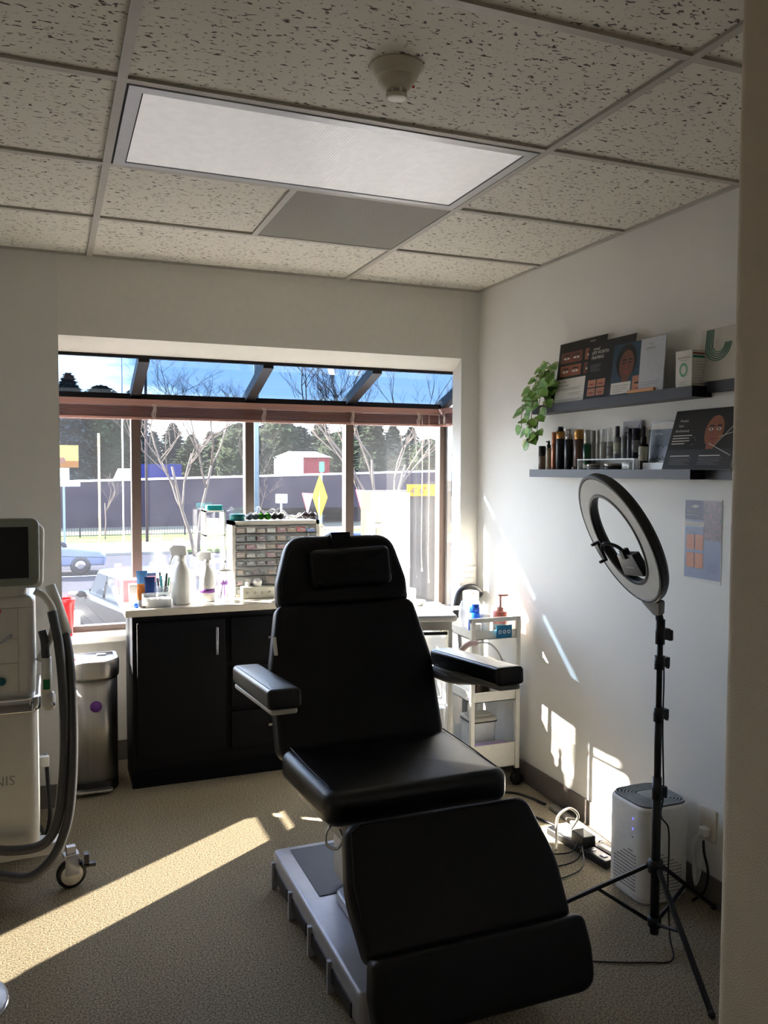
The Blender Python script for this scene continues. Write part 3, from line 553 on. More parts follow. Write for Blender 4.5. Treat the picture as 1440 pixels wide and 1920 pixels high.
# ---- bottles on the lower shelf
M_ = lambda n, c, **k: mat(n, c, **k)
navy = M_('bottle_navy', (22, 26, 38), rough=.3); copper = M_('bottle_copper', (176, 118, 92), rough=.3, metal=.6); gold = M_('bottle_gold', (182, 136, 80), rough=.28, metal=.8); tanb = M_('bottle_tan', (128, 110, 90), rough=.35)
brownb = M_('bottle_brown', (86, 58, 48), rough=.3); greenb = M_('bottle_green', (14, 74, 44), rough=.2); silverb = M_('bottle_silver', (176, 176, 170), rough=.25, metal=.7); frost = M_('bottle_frosted', (158, 160, 154), rough=.3)
greyb = M_('bottle_grey', (132, 134, 138), rough=.35); amber = M_('bottle_amber', (40, 20, 14), rough=.15); labelw = M_('bottle_label', (186, 190, 176), rough=.5); creamb = M_('bottle_cream', (170, 160, 138), rough=.4)
def bottle(label, y, rad, h, body, cap, x=1.94, z=1.547, neck=.70, capr=.8, kind='cap', lab=None, band=None, cat='bottle'):
    r = thing('skincare_bottle', label, cat, (x, y, z), 0, 'skincare bottles on the lower shelf')
    hb = h*neck
    b = MB(body); b.lathe([(0, 0), (rad*.9, 0), (rad, .003), (rad, hb-.004), (rad*.9, hb), (0, hb)][1:], None, None, 20); bo = b.build('bottle_body', r, True)
    if kind == 'cap': b = MB(cap); b.lathe([(rad*capr, hb), (rad*capr, h-.002), (rad*capr*.92, h)], None, None, 20); b.build('cap', r, True)
    elif kind == 'pump':
        b = MB(cap); b.lathe([(rad*capr, hb), (rad*capr, hb+(h-hb)*.45), (rad*.45, hb+(h-hb)*.5), (rad*.45, h-.004), (rad*.4, h)], None, None, 16); b.box((-rad*1.2, -.003, h-.007), (0, .003, h-.002)); b.build('pump', r, True)
    elif kind == 'dropper':
        b = MB(cap); b.lathe([(rad*.6, hb), (rad*.55, hb+(h-hb)*.4), (rad*.34, hb+(h-hb)*.42), (rad*.36, h-.008), (rad*.18, h)], None, None, 16); b.build('dropper_cap', r, True)
    if band: b = MB(band[0]); b.lathe([(rad*1.01, h*band[1]), (rad*1.01, h*band[2])], None, None, 20); b.build('band', r, True)
    if lab: b = MB(lab[0]); b.lathe([(rad*1.015, h*lab[1]), (rad*1.015, h*lab[2])], None, None, 20); b.box((-rad*1.03, -rad*.4, h*(lab[1]+.1)), (-rad*1.02, rad*.3, h*(lab[1]+.13)), inkg); b.build('label', r, True)
bottle('short tan bottle with black cap, leftmost on the lower shelf', 1.136, 0.0173, .108, tanb, blackmat, capr=.98, neck=.58)
bottle('slim cream bottle with black pump, second from the left', 1.081, 0.0122, .130, creamb, blackmat, kind='pump', neck=.75)
bottle('slim all copper tube between the cream bottle and the tall navy bottle', 1.039, 0.0109, .168, copper, copper, capr=.97, neck=.7)
bottle('tall navy bottle with gold collar and black cap', 0.988, 0.0191, .190, navy, blackmat, capr=.62, neck=.90, band=(gold, .72, .89))
bottle('navy bottle with silver pump', 0.922, 0.0188, .176, navy, silverb, kind='pump', neck=.74)
bottle('brown bottle with ribbed gold cap', 0.863, 0.0197, .172, brownb, gold, capr=1.0, neck=.76, x=1.95)
bottle('green bottle with clear silver pump cap', 0.766, 0.0169, .165, greenb, silverb, capr=.8, neck=.64, x=1.925, lab=(labelw, .02, .12))
bottle('pale clear bottle behind the green bottle', 0.780, 0.0113, .165, frost, frost, x=1.965, capr=.9)
bottle('clear mist bottle first on the acrylic riser', 0.676, 0.0143, .122, frost, clearp2, z=1.590, capr=.9, neck=.58)
bottle('clear narrow mist bottle second on the acrylic riser', 0.632, 0.0130, .126, frost, clearp2, z=1.590, capr=.85, neck=.55, lab=(greyb, .1, .4))
bottle('grey bottle with dark angular cap third on the acrylic riser', 0.585, 0.0150, .130, greyb, M_('cap_slate', (62, 64, 72), rough=.4), z=1.590, capr=.6, neck=.68, lab=(labelw, .15, .5))
bottle('small pale grey bottle fourth on the acrylic riser', 0.542, 0.0106, .092, greyb, greyb, z=1.590, capr=1, neck=.8)
bottle('slim slate bottle fifth on the acrylic riser', 0.506, 0.0105, .118, M_('bottle_slate', (58, 62, 74), rough=.35), navy, z=1.590, capr=1, neck=.85)
bottle('dark navy tub bottle sixth on the acrylic riser', 0.483, 0.0157, .118, navy, navy, z=1.590, capr=1, neck=.8, x=1.95, lab=(greyb, .2, .6))
bottle('amber dropper bottle with pale label in front of the riser end', 0.397, 0.0183, .166, amber, blackmat, x=1.918, kind='dropper', neck=.58, lab=(labelw, .20, .52))
bottle('black bottle behind the slate framed card', 0.404, 0.0133, .125, blackmat, blackmat, z=1.5725, capr=1, neck=.8, x=1.965)
for y, rad, hh, lidm, bodm, lb in ((0.827, 0.0260, .011, blackmat, brownb, 'flat dark tin below the navy and brown bottles'), (0.718, 0.0260, .022, silverb, greyb, 'grey jar with silver lid left of the black jar'), (0.597, 0.0340, .024, silverb, blackmat, 'wide black jar with silver lid under the riser')):
    r = thing('cosmetic_jar', lb, 'jar', (1.930 if rad > .03 else 1.922, y, 1.5472), 0, 'skincare jars on the lower shelf'); b = MB(bodm); b.lathe([(rad*.95, 0), (rad, .002), (rad, hh*.55)], None, None, 22); b.build('jar_body', r, True); b = MB(lidm); b.lathe([(rad*1.02, hh*.56), (rad*1.02, hh-.001), (rad*.95, hh)], None, None, 22); b.build('lid', r, True)
b = MB(clearp2); b.pad(rrect(.05, .05, .008, 4, 1.925, 0.480), 1.547, 1.575, .004); tag(b.build('glass_block'), 'square clear glass block beside the dropper bottle', 'glass block')
# ---- trailing plant
random.seed(5)
leafm = mat('leaf_green', (84, 140, 56), .4, c2=(140, 188, 88), vscale=22); leafv = mat('leaf_variegated', (196, 208, 150), .4, c2=(74, 120, 44), vscale=40)
pl = thing('trailing_plant', 'trailing variegated potted plant hanging over the left end of the upper shelf', 'plant', (1.940, 1.066, 1.8385))
b = MB(blackmat); b.lathe([(.028, 0), (.034, .055), (.036, .06), (.031, .06), (.03, .05)], None, None, 20); b.build('pot', pl, True)
bl = MB(leafm); bs_ = MB(mat('vine_stem', (96, 112, 52), .6))
def leaf(b, p, d, s, up_=Vector((0, 0, 1))):
    d = Vector(d).normalized(); side = d.cross(up_); side = side.normalized() if side.length > .1 else Vector((0, 1, 0)); nn = side.cross(d)
    outl = [(0, 0), (.18, .34), (.42, .44), (.72, .33), (1.0, 0)]; P = []
    for u_, w_ in outl: P.append((u_, w_))
    vs_ = [Vector(p)+d*(u_*s)+nn*(-.18*u_*u_*s) for u_, w_ in P]
    Lf = [Vector(p)+d*(u_*s)+side*(w_*s)+nn*((.10-.18*u_*u_)*s) for u_, w_ in P[1:4]]; Rt = [Vector(p)+d*(u_*s)-side*(w_*s)+nn*((.10-.18*u_*u_)*s) for u_, w_ in P[1:4]]
    Li = [Vector(p)+d*(u_*s)+side*(w_*.55*s)+nn*((.06-.18*u_*u_)*s) for u_, w_ in P[1:4]]; Ri = [Vector(p)+d*(u_*s)-side*(w_*.55*s)+nn*((.06-.18*u_*u_)*s) for u_, w_ in P[1:4]]
    v = vs_+Lf+Rt+Li+Ri   # 0-4 mid, 5-7 L, 8-10 R, 11-13 Li, 14-16 Ri
    inner = [(0, 1, 11), (1, 2, 12, 11), (2, 3, 13, 12), (3, 4, 13), (0, 14, 1), (1, 14, 15, 2), (2, 15, 16, 3), (3, 16, 4)]
    outer = [(0, 11, 5), (11, 12, 6, 5), (12, 13, 7, 6), (13, 4, 7), (0, 8, 14), (14, 8, 9, 15), (15, 9, 10, 16), (16, 10, 4)]
    b.add(v, inner, leafm, None, True); b.add(v, outer, leafv if random.random() < .8 else leafm, None, True)
vines = [[(0, 0, .06), (-.02, -.02, .16), (-.04, -.01, .19)], [(0, 0, .06), (-.04, -.03, .12), (-.055, -.05, .10), (-.065, -.06, .04), (-.065, -.05, -.03)], [(0, 0, .06), (-.03, .02, .14), (-.045, .04, .155), (-.06, .06, .10)], [(0, .0, .06), (-.05, .03, .09), (-.06, .07, .03), (-.065, .10, -.05), (-.07, .115, -.13)], [(0, 0, .06), (-.05, .06, .08), (-.06, .13, .03), (-.07, .16, -.04), (-.06, .175, -.10)],
         [(0, 0, .06), (-.06, -.01, .07), (-.075, .0, -.02), (-.07, .015, -.10), (-.075, .02, -.15)], [(0, 0, .06), (-.03, .06, .10), (-.05, .11, .06), (-.06, .14, -.02)], [(0, 0, .06), (-.02, .0, .12), (-.04, .02, .16)],
         [(0, 0, .06), (-.065, .05, .05), (-.075, .06, -.03), (-.07, .065, -.12), (-.08, .07, -.17)]]
for vn in vines:
    sp = spline([(p[0], p[1]*.95-.012*(p[2] != .06), p[2]) for p in vn], 6); bs_.tube(sp, .0016, n=5)
    for i in range(2, len(sp), 3):
        a = random.uniform(-.6, .6); side = 1 if (i//3) % 2 else -1
        d = Vector((-.18, side*.8+a*.3, -.25+random.uniform(-.5, .35))); leaf(bl, sp[i], d, random.uniform(.050, .074), Vector((-.62, -.62, .48)))
bs_.build('vine', pl, True); bl.build('foliage', pl, True)
# ================================================================ POSTER AND OUTLET
b = MB(inkw); Mp = frame((1.9822, .240, 1.150), (0, -1, 0), (0, 0, 1)); W_, H_ = .185, .292
b.pad(roundpoly([(0, 0), (W_, -.008), (W_, H_), (0, H_)], .004, 2), -.0008, .0006, 0, None, Mp)
b.rect(.004, .006, W_-.003, H_-.006, .001, inkb, Mp); b.rect(.004, H_*.74, .095, H_-.006, .0013, inkp, Mp); b.rect(.095, H_*.5, W_-.003, H_-.006, .0013, mat('print_foliage', (70, 84, 78), .3, c2=(150, 110, 130), vscale=130), Mp)
b.rect(.004, H_*.66, .10, H_*.715, .0016, mat('print_taupe', (176, 168, 160), .4), Mp); b.text('Thyroid Series', .012, H_*.83, .011, .0016, inkw, Mp); b.text('Resurfacing Lasers', .014, H_*.79, .008, .0016, inkw, Mp); lines(b, Mp, .01, .085, [H_*.69, H_*.675], inkg, .001, .0018)
b.poly([(.03, H_*.90), (.052, H_*.885), (.066, H_*.89), (.076, H_*.915), (.055, H_*.925), (.042, H_*.91)], .0018, paper, Mp); lines(b, Mp, .01, .09, [H_*(.63-.016*i) for i in range(5)], inkp, .001, .0016)
sc = mat('print_scarred_skin', (170, 104, 74), .4, c2=(206, 138, 104), vscale=300)
for q in range(2):
    for r_ in range(2): x = .014+.044*q; y = H_*(.145+.225*r_); b.pad(roundpoly([(x, y), (x+.040, y), (x+.040, y+.055), (x, y+.055)], .004, 2), .0013, .0018, 0, sc, Mp)
lines(b, Mp, .12, .17, [H_*(.22-.02*i) for i in range(6)], inkp, .001, .0016)
tag(b.build('wall_poster'), 'laminated lilac poster with four skin photos taped to the right wall', 'poster')
r = thing('wall_outlet', 'cream wall outlet low on the right wall behind the air purifier', 'outlet', (1.983, .09, .29))
b = MB(cream); b.pad(rrect(.075, .12, .006, 3), 0, .006, .003, None, frame((1.9825, .085, .285), (0, -1, 0), (0, 0, 1))); b.build('plate', r)
b = MB(whitep); b.pad(rrect(.034, .03, .006, 3), .006, .034, .005, None, frame((1.983, .085, .262), (0, -1, 0), (0, 0, 1))); b.build('plug', r)
b = MB(blackmat); b.tube(spline([(1.95, .075, .235), (1.94, .06, .20), (1.95, .05, .13), (1.945, .06, .06), (1.93, .10, .008)], 6), .005, n=6); b.build('plug_cord', r, label='black cord hanging down')
b = MB(whitep)
for q in range(3): b.tube(spline([(1.95, .095, .255), (1.945-.004*q, .115+.004*q, .20), (1.950, .125-.006*q, .12), (1.946, .105, .06+.01*q), (1.95, .085+.01*q, .12), (1.955, .09, .2)], 6), .003, n=6)
b.build('coiled_cord', r, label='white coiled cord hanging down')
# ================================================================ AIR PURIFIER
PX, PY = 1.842, .235
pu = thing('air_purifier', 'white rounded square air purifier with slotted grey top behind the ring light stand', 'air purifier', (PX, PY, 0))
b = MB(whitep); b.pad(rrect(.215, .215, .055, 7), .018, .352, .012, None, None); b.pad(rrect(.19, .19, .05, 7), 0, .018, .0); b.build('housing', pu, True)
b = MB(mat('purifier_top_grey', (150, 156, 158), .4))
for k in range(6):
    s = .196-.020*k; O = rrect(s, s, max(.012, .05-.005*k), 6); I_ = rrect(s-.010, s-.010, max(.01, .046-.005*k), 6); n = len(O)
    b.add([(p[0], p[1], z) for z, P_ in ((.3525, O), (.359, O), (.359, I_), (.3525, I_)) for p in P_], [(l*n+i, l*n+(i+1) % n, (l+1)*n+(i+1) % n, (l+1)*n+i) for l in range(3) for i in range(n)])
b.pad(rrect(.072, .072, .015, 5), .352, .360, .003); b.pad(rrect(.200, .200, .052, 6), .3515, .3535, 0, blackmat); b.build('top_grille', pu, True)
led = mat('blue_indicator', (60, 60, 250), .3, emit=.8)
for z, e_ in ((.322, led), (.285, led)):
    b = MB(e_); b.ell((-.1075, -.045, z-.02), (.002, .0035, .0035), None, None, 8, 6); b.build('indicator_light', pu, True)
b = MB(greyp); b.ell((-.1078, -.045, .235), (.002, .0035, .0035), None, None, 8, 6); b.build('power_button', pu, True)
for fr_, L_ in (((lambda u_, z: (-.1080, u_, z)), 14), ((lambda u_, z: (u_, -.1080, z)), 14)):
    b = MB(mat('purifier_hole', (138, 134, 130), .7))
    for i in range(14):
        for j in range(12):
            u_ = -.060+i*.0088; z = .045+j*.0125
            if z < .19-.6*abs(u_+.03) and abs(u_) < .062:
                p = fr_(u_, z); a = (p[0]-.0008, p[1]-.0026, p[2]-.0022) if fr_(1, 0)[0] != 1 else (p[0]-.0026, p[1]-.0008, p[2]-.0022)
                c_ = (p[0]+.0008, p[1]+.0026, p[2]+.0022) if fr_(1, 0)[0] != 1 else (p[0]+.0026, p[1]+.0008, p[2]+.0022); b.box(a, c_)
    b.build('perforated_panel', pu, True)
# ================================================================ RING LIGHT ON TRIPOD
QX, QY = 1.635, -.05
rl = thing('ring_light', 'black ring light with white diffuser tilted on a tall black tripod stand', 'ring light', (QX, QY, 0))
b = MB(blackmat); b.cyl((QX, QY, .03), (QX, QY, .55), .0145); b.cyl((QX, QY, .5), (QX, QY, .78), .0115); b.cyl((QX, QY, .75), (QX, QY, 1.06), .0095); b.build('pole', rl)
def clampz(z, s=1):
    b = MB(blackmat); b.cyl((QX, QY, z-.022), (QX, QY, z+.022), .0165*s); b.box((QX+.008, QY-.009, z-.014), (QX+.034, QY+.009, z+.016)); b.box((QX+.03, QY-.004, z-.022), (QX+.037, QY+.006, z+.012)); b.build('clamp', rl)
clampz(.50); clampz(.755); clampz(.925)
b = MB(blackmat); b.cyl((QX, QY, .235), (QX, QY, .275), .024); b.box((QX-.02, QY-.02, .245), (QX+.02, QY+.02, .262)); b.build('hub', rl)
b = MB(blackmat); b.cyl((QX, QY, .055), (QX, QY, .085), .022); b.build('lower_collar', rl)
for fx, fy in ((1.530, -.418), (1.965, .035), (1.375, .22)):
    d = Vector((fx-QX, fy-QY, 0)).normalized(); top_ = Vector((QX, QY, .252))+d*.025; ft = Vector((fx, fy, .012))
    b = MB(blackmat); side = d.cross(Vector((0, 0, 1)))
    ML_ = frame(top_, side, ft-top_); Lg = (ft-top_).length; b.pad(roundpoly([(-.008, 0), (.008, 0), (.008, Lg), (-.008, Lg)], .003, 2), -.006, .006, .002, None, ML_); lg = b.build('leg', rl)
    b = MB(blackmat); b.ell((fx, fy, .011), (.011, .011, .011)); b.build('rubber_foot', lg)
    mid = top_.lerp(ft, .46); lo = Vector((QX, QY, .07))+d*.022
    b = MB(blackmat); b.tube([mid, lo], .0065, n=6); b.build('brace', rl)
# head
nrm = Vector((-.881, .193, -.432)).normalized(); uu = Vector((-.402, .189, .896)); uu = (uu-nrm*uu.dot(nrm)).normalized(); vv = uu.cross(nrm)
base_ = Vector((QX, QY, 1.115)); RC = base_+uu*.232+nrm*.004+Vector((-.030, .012, 0))
MR = Matrix((vv, uu, nrm)).transposed().to_4x4()
if MR.determinant() < 0: MR = Matrix((-vv, uu, nrm)).transposed().to_4x4()
MR.translation = RC
def ring(b, prof, mt, n=64):
    k = len(prof); vs_ = [(r_*cos(2*pi*i/n), r_*sin(2*pi*i/n), z) for i in range(n) for r_, z in prof]
    fs = [(i*k+j, ((i+1) % n)*k+j, ((i+1) % n)*k+(j+1) % k, i*k+(j+1) % k) for i in range(n) for j in range(k)]; b.add(vs_, fs, mt, MR, False)
b = MB(blackmat); ring(b, [(.224, .004), (.228, 0), (.226, -.020), (.218, -.030), (.160, -.030), (.150, -.020), (.149, .0), (.152, .006), (.160, .006), (.163, .001), (.214, .001), (.218, .004)], None); rh = b.build('ring_housing', rl)
b = MB(mat('ring_diffuser', (214, 212, 206), .5)); ring(b, [(.2145, -.002), (.2145, .0035), (.162, .0035), (.162, -.002)], None); b.build('diffuser', rh)
b = MB(greyp); b.pad(roundpoly([(-.075, -.222), (.075, -.222), (.02, -.275), (-.02, -.275)], .01, 4), -.026, -.002, .006, None, MR); b.build('yoke', rl)
b = MB(blackmat); b.tube([RC+uu*-.275+nrm*-.012, Vector((QX, QY, 1.055))], .013, n=10); b.cyl((QX, QY, .985), (QX, QY, 1.065), .015); b.box((QX+.01, QY-.012, 1.0), (QX+.03, QY+.012, 1.035)); b.pad(rrect(.028, .036, .006, 3), .0, .012, .003, None, frame((QX+.030, QY, 1.012), (0, -1, 0), (0, 0, 1)) @ Matrix.Rotation(pi, 4, 'Y')); b.build('tilt_joint', rl)
b = MB(blackmat); b.pad(roundpoly([(-.075, -.128), (.075, -.128), (.060, -.052), (-.060, -.052)], .006, 3), -.022, .006, .003, mat('controller_black', (36, 37, 42), .35), MR)
b.rect(-.03, -.10, .03, -.094, .0065, inkg, MR); b.build('controller', rh)
b = MB(blackmat); b.tube([MR @ Vector(p) for p in spline([(0, -.06, 0), (.0, -.025, .01), (-.02, .0, .03), (-.045, .0, .04), (-.062, -.02, .042)], 5)], .006, n=8); b.box((-.012, -.065, -.012), (.012, -.035, .012), None, MR); arm_ = b.build('phone_holder_arm', rl)
b = MB(blackmat); b.box((-.075, -.055, .040), (-.058, .015, .050), None, MR); b.box((-.073, -.055, .050), (-.060, -.047, .066), None, MR); b.box((-.073, .007, .050), (-.060, .015, .066), None, MR); b.build('phone_clamp', arm_)
b = MB(blackmat); b.tube(spline([(QX+.016, QY+.02, .96), (QX+.026, QY+.01, .90), (QX+.018, QY, .7), (QX+.022, QY-.005, .50), (QX+.018, QY+.0, .42), (QX+.040, QY-.01, .38), (QX+.045, QY-.01, .30), (QX+.035, QY-.02, .20), (QX+.02, QY-.05, .05), (QX-.02, QY-.11, .006), (QX-.10, QY-.09, .004), (QX-.20, QY-.05, .004), (QX-.30, QY+.0, .004), (QX-.42, QY+.06, .004)], 8), .0028, n=6); b.build('power_cord', rl)
# ================================================================ POWER STRIP AND CORDS BY THE BASEBOARD
r = thing('power_strip', 'black power strip lying by the baseboard under the black adapter', 'power strip', (1.80, .60, 0), radians(6))
b = MB(blackmat); b.pad(rrect(.055, .36, .01, 3), 0, .032, .006); b.build('strip_body', r, True)
for k in range(5): b = MB(silverp); b.pad(rrect(.026, .030, .008, 3, 0, -.14+.065*k), .032, .0335, .0); b.build('socket', r, True)
b = MB(clearp2); b.box((1.775, .655, .0345), (1.82, .72, .062)); b.tube(spline([(1.80, .66, .062), (1.82, .64, .12), (1.79, .66, .15), (1.76, .70, .10), (1.73, .66, .03), (1.70, .62, .006)], 8), .0055, cream, None, 8); tag(b.build('plug_adapter'), 'clear plug with a thick pale cord looping over the power strip', 'plug')
b = MB(blackmat); b.pad(rrect(.060, .085, .006, 3, 1.80, .575), .0345, .082, .006); tag(b.build('power_adapter'), 'square black power adapter plugged into the power strip', 'power adapter')
r = thing('power_strip', 'black power strip with white sockets running behind the air purifier', 'power strip', (1.872, .49, 0), radians(8)); b = MB(blackmat); b.pad(rrect(.05, .17, .01, 3), 0, .03, .006); b.build('strip_body', r, True); b = MB(whitep); b.pad(rrect(.03, .12, .006, 3), .03, .032, 0); b.build('sockets', r, True)
b = MB(mat('cable_duct', (122, 116, 108), .6)); b.pad(roundpoly([(1.895, .45), (1.93, .45), (1.955, 1.00), (1.91, 1.00)], .01, 3), 0, .018, .008); tag(b.build('cable_duct'), 'grey floor cable duct running along the right baseboard', 'cable duct')
b = MB(blackmat); b.tube(spline([(1.66, 1.10, .006), (1.74, 1.04, .006), (1.80, .92, .006), (1.83, .83, .006), (1.82, .78, .012)], 8), .006, n=6); tag(b.build('floor_cord'), 'thick black cord crossing the carpet to the power strip', 'cord', 'black cords on the floor')
b = MB(blackmat); b.tube(spline([(1.70, 1.24, .006), (1.78, 1.24, .006), (1.86, 1.20, .006), (1.90, 1.12, .006), (1.915, 1.03, .010)], 8), .006, n=6); tag(b.build('floor_cord'), 'black cord curling from under the chair to the cable duct', 'cord', 'black cords on the floor')
for i, pts in enumerate(([(1.765, .56, .05), (1.73, .56, .02), (1.66, .60, .006), (1.60, .66, .006), (1.62, .72, .006), (1.68, .70, .006)], [(1.765, .53, .05), (1.72, .50, .02), (1.64, .50, .006), (1.56, .52, .006), (1.50, .56, .006)], [(1.765, .535, .05), (1.71, .45, .015), (1.62, .42, .006), (1.52, .41, .006), (1.44, .38, .006)])):
    b = MB(blackmat); b.tube(spline(pts, 8), .0032, n=6); tag(b.build('thin_cord'), ('thin black cord looping on the carpet nearest the pale looped cord', 'middle thin black cord leaving the adapter across the carpet', 'thin black cord leaving the adapter closest to the doorway')[i], 'cord', 'thin cords at the power strip')
# ================================================================ SMALL STEEL BIN
tc_ = thing('pedal_bin', 'brushed stainless steel half round pedal bin with a purple sticker', 'bin', (-.005, 2.035, 0))
def dshape(w_, d_, r_): return roundpoly([(-w_/2, d_/2), (-w_/2, -d_*.18), (-w_*.30, -d_/2), (w_*.30, -d_/2), (w_/2, -d_*.18), (w_/2, d_/2)], [.02, r_, r_, r_, r_, .02], 7)
b = MB(steel); b.pad(dshape(.225, .215, .08), .055, .545, .0); b.build('bin_body', tc_, True)
b = MB(blackmat); b.pad(dshape(.232, .222, .08), .0, .056, .004); b.box((.1126, -.03, .055), (.1150, .106, .545)); b.build('base', tc_, True)
b = MB(steel); b.pad(dshape(.250, .238, .085), .545, .635, .012); b.build('lid', tc_, True)
b = MB(mat('lid_insert', (150, 158, 178), .12, .9)); b.pad(dshape(.205, .19, .07), .634, .6365, .001); b.build('lid_panel', tc_, True)
b = MB(steel); b.pad(rrect(.165, .05, .02, 4, 0, -.128), .018, .030, .004); b.build('pedal', tc_, True)
b = MB(purple); b.pad(circ(.027, 24, .012, .42), 0, .0015, 0, None, frame((0, -.1085, 0), (1, 0, 0), (0, 0, 1))); b.build('sticker', tc_, True)
b = MB(greyp); b.pad(rrect(.045, .032, .004, 3, .045, .03), .6366, .642, .002); b.build('lid_sensor', tc_, True)
b = MB(redp); b.lathe([(.030, 0), (.040, .17), (.045, .172), (.045, .19), (.041, .192), (.039, .178), (.038, .172)], None, Matrix.Translation((-.112, 2.32, .692)), 24); tag(b.build('red_bucket'), 'red plastic bucket on the window sill in the left corner of the bay', 'bucket')
# ================================================================ LASER MACHINE
whitel = mat('laser_white', (206, 203, 193), .4, vary=.02); greyl = mat('laser_grey', (150, 149, 142), .42, vary=.02)
lm = thing('laser_machine', 'tall white medical laser machine on castors with a touch screen and grey hoses', 'laser machine', (-.50, 1.2, 0))
Mz = Matrix.Translation((0, 0, 0))
b = MB(whitel); b.pad(roundpoly([(-.80, .95), (-.232, .95), (-.235, 1.50), (-.80, 1.50)], [.09, .045, .12, .12], 8), .19, .725, .03)
b.build('lower_body', lm)
b = MB(whitel); b.pad(roundpoly([(-.80, .955), (-.236, .955), (-.24, 1.48), (-.80, 1.48)], [.09, .04, .12, .12], 8), .735, 1.10, .03); ub = b.build('upper_body', lm)
b = MB(chrome); b.pad(roundpoly([(-.80, .935), (-.245, .935), (-.222, .98), (-.222, 1.3), (-.80, 1.3)], [.05, .03, .02, .02, .05], 4), .690, .742, .008)
b.build('bumper_trim', lm)
b = MB(greyl); b.box((-.6, .9535, .95), (-.29, .955, .951)); b.box((-.291, .9535, .76), (-.2895, .955, 1.06)); b.box((-.7, .9535, 1.058), (-.24, .955, 1.0595)); b.box((-.7, .9535, .865), (-.29, .955, .8665)); b.build('panel_seam', ub)
b = MB(silverp); b.tube(spline([(-.45, .95, .935), (-.40, .925, .93), (-.34, .925, .945), (-.312, .95, .965)], 5), .006, n=8); b.build('drawer_handle', ub)
b = MB(mat('teal_ring', (28, 92, 100), .3)); b.lathe([(.014, 0), (.014, .008), (.009, .010)], None, frame((-.345, .952, .805), (1, 0, 0), (0, 0, 1)), 18); b.build('socket_port', ub)
b = MB(redp); b.lathe([(.010, 0), (.010, .007), (.006, .009)], None, frame((-.352, .952, 1.05), (1, 0, 0), (0, 0, 1)), 14); b.build('stop_button', ub)
b = MB(mat('laser_letter', (140, 138, 132), .5)); b.text('NIS', -.378, .438, .048, .0012, None, frame((0, .9495, 0), (1, 0, 0), (0, 0, 1))); b.build('lettering', lm)
# screen, tilted back
Ms = frame((-.212, .940, 1.135), (1, 0, 0), (0, .05, 1)) 
b = MB(mat('screen_bezel', (128, 134, 124), .4)); b.pad(roundpoly([(-.42, .0), (-.005, .0), (-.005, .235), (-.42, .235)], .03, 6), -.045, 0, .008, None, Ms); sc_ = b.build('screen_housing', lm)
b = MB(mat('screen_off', (20, 24, 32), .12)); b.rect(-.39, .028, -.040, .205, .0012, None, Ms); b.build('screen', sc_)
b = MB(whitel); b.pad(roundpoly([(-.42, -.012), (.006, -.012), (.012, .2), (-.02, .225), (-.42, .225)], .03, 5), -.085, -.046, .012, None, Ms); b.build('screen_back', sc_)
b = MB(whitel); b.pad(roundpoly([(-.70, 1.0), (-.26, .965), (-.26, 1.2), (-.7, 1.3)], .05, 5), 1.09, 1.145, .012); b.build('neck', lm)
# side handle loop and handpiece cradles
b = MB(whitel); b.tube(spline([(-.235, .99, 1.11), (-.20, .985, 1.085), (-.172, .98, 1.02), (-.185, .985, .94), (-.225, .99, .86)], 6), .013, n=10); b.build('side_handle', lm)
b = MB(beigep); b.tube([(-.185, 1.02, 1.125), (-.165, 1.01, 1.05), (-.135, 1.0, .945)], [.017, .024, .024], n=14); b.build('handpiece_sleeve', lm)
b = MB(whitel); b.tube([(-.200, .965, .875), (-.200, .965, .745)], [.017, .019], n=12); b.lathe([(.020, .0), (.024, .02), (.024, .045), (.018, .06)], None, Matrix.Translation((-.195, .965, .690)), 16); b.box((-.212, .944, .765), (-.190, .950, .80), greenp); b.lathe([(.009, 0), (.009, .004)], chrome, frame((-.182, .943, .712), (1, 0, 0), (0, 0, 1)), 12); b.build('handpiece', lm)
hose = mat('hose_grey', (66, 66, 68), .5, bump=.5, bscale=500)
b = MB(hose); b.tube([(-.213, .975, .97), (-.205, .97, .93), (-.202, .965, .87)], .014, n=10); b.build('hose', lm)
b = MB(hose); b.tube(spline([(-.180, .975, 1.035), (-.160, .94, .93), (-.148, .925, .78), (-.146, .92, .60), (-.155, .915, .43), (-.175, .905, .30), (-.22, .90, .232), (-.32, .90, .225), (-.45, .90, .26)], 8), .0165, n=12); b.build('hose', lm)
b = MB(hose); b.tube(spline([(-.137, .995, .955), (-.125, .95, .87), (-.117, .93, .72), (-.117, .92, .55), (-.125, .91, .40), (-.145, .90, .28), (-.19, .885, .185), (-.26, .875, .135), (-.34, .875, .150), (-.45, .88, .20)], 8), .0165, n=12); b.build('hose', lm)
b = MB(mat('laser_foot', (168, 168, 166), .4)); b.pad(roundpoly([(-.80, .97), (-.15, .985), (-.15, 1.06), (-.80, 1.2)], [.03, .02, .02, .03], 5), .150, .195, .01); b.build('base_bar', lm)
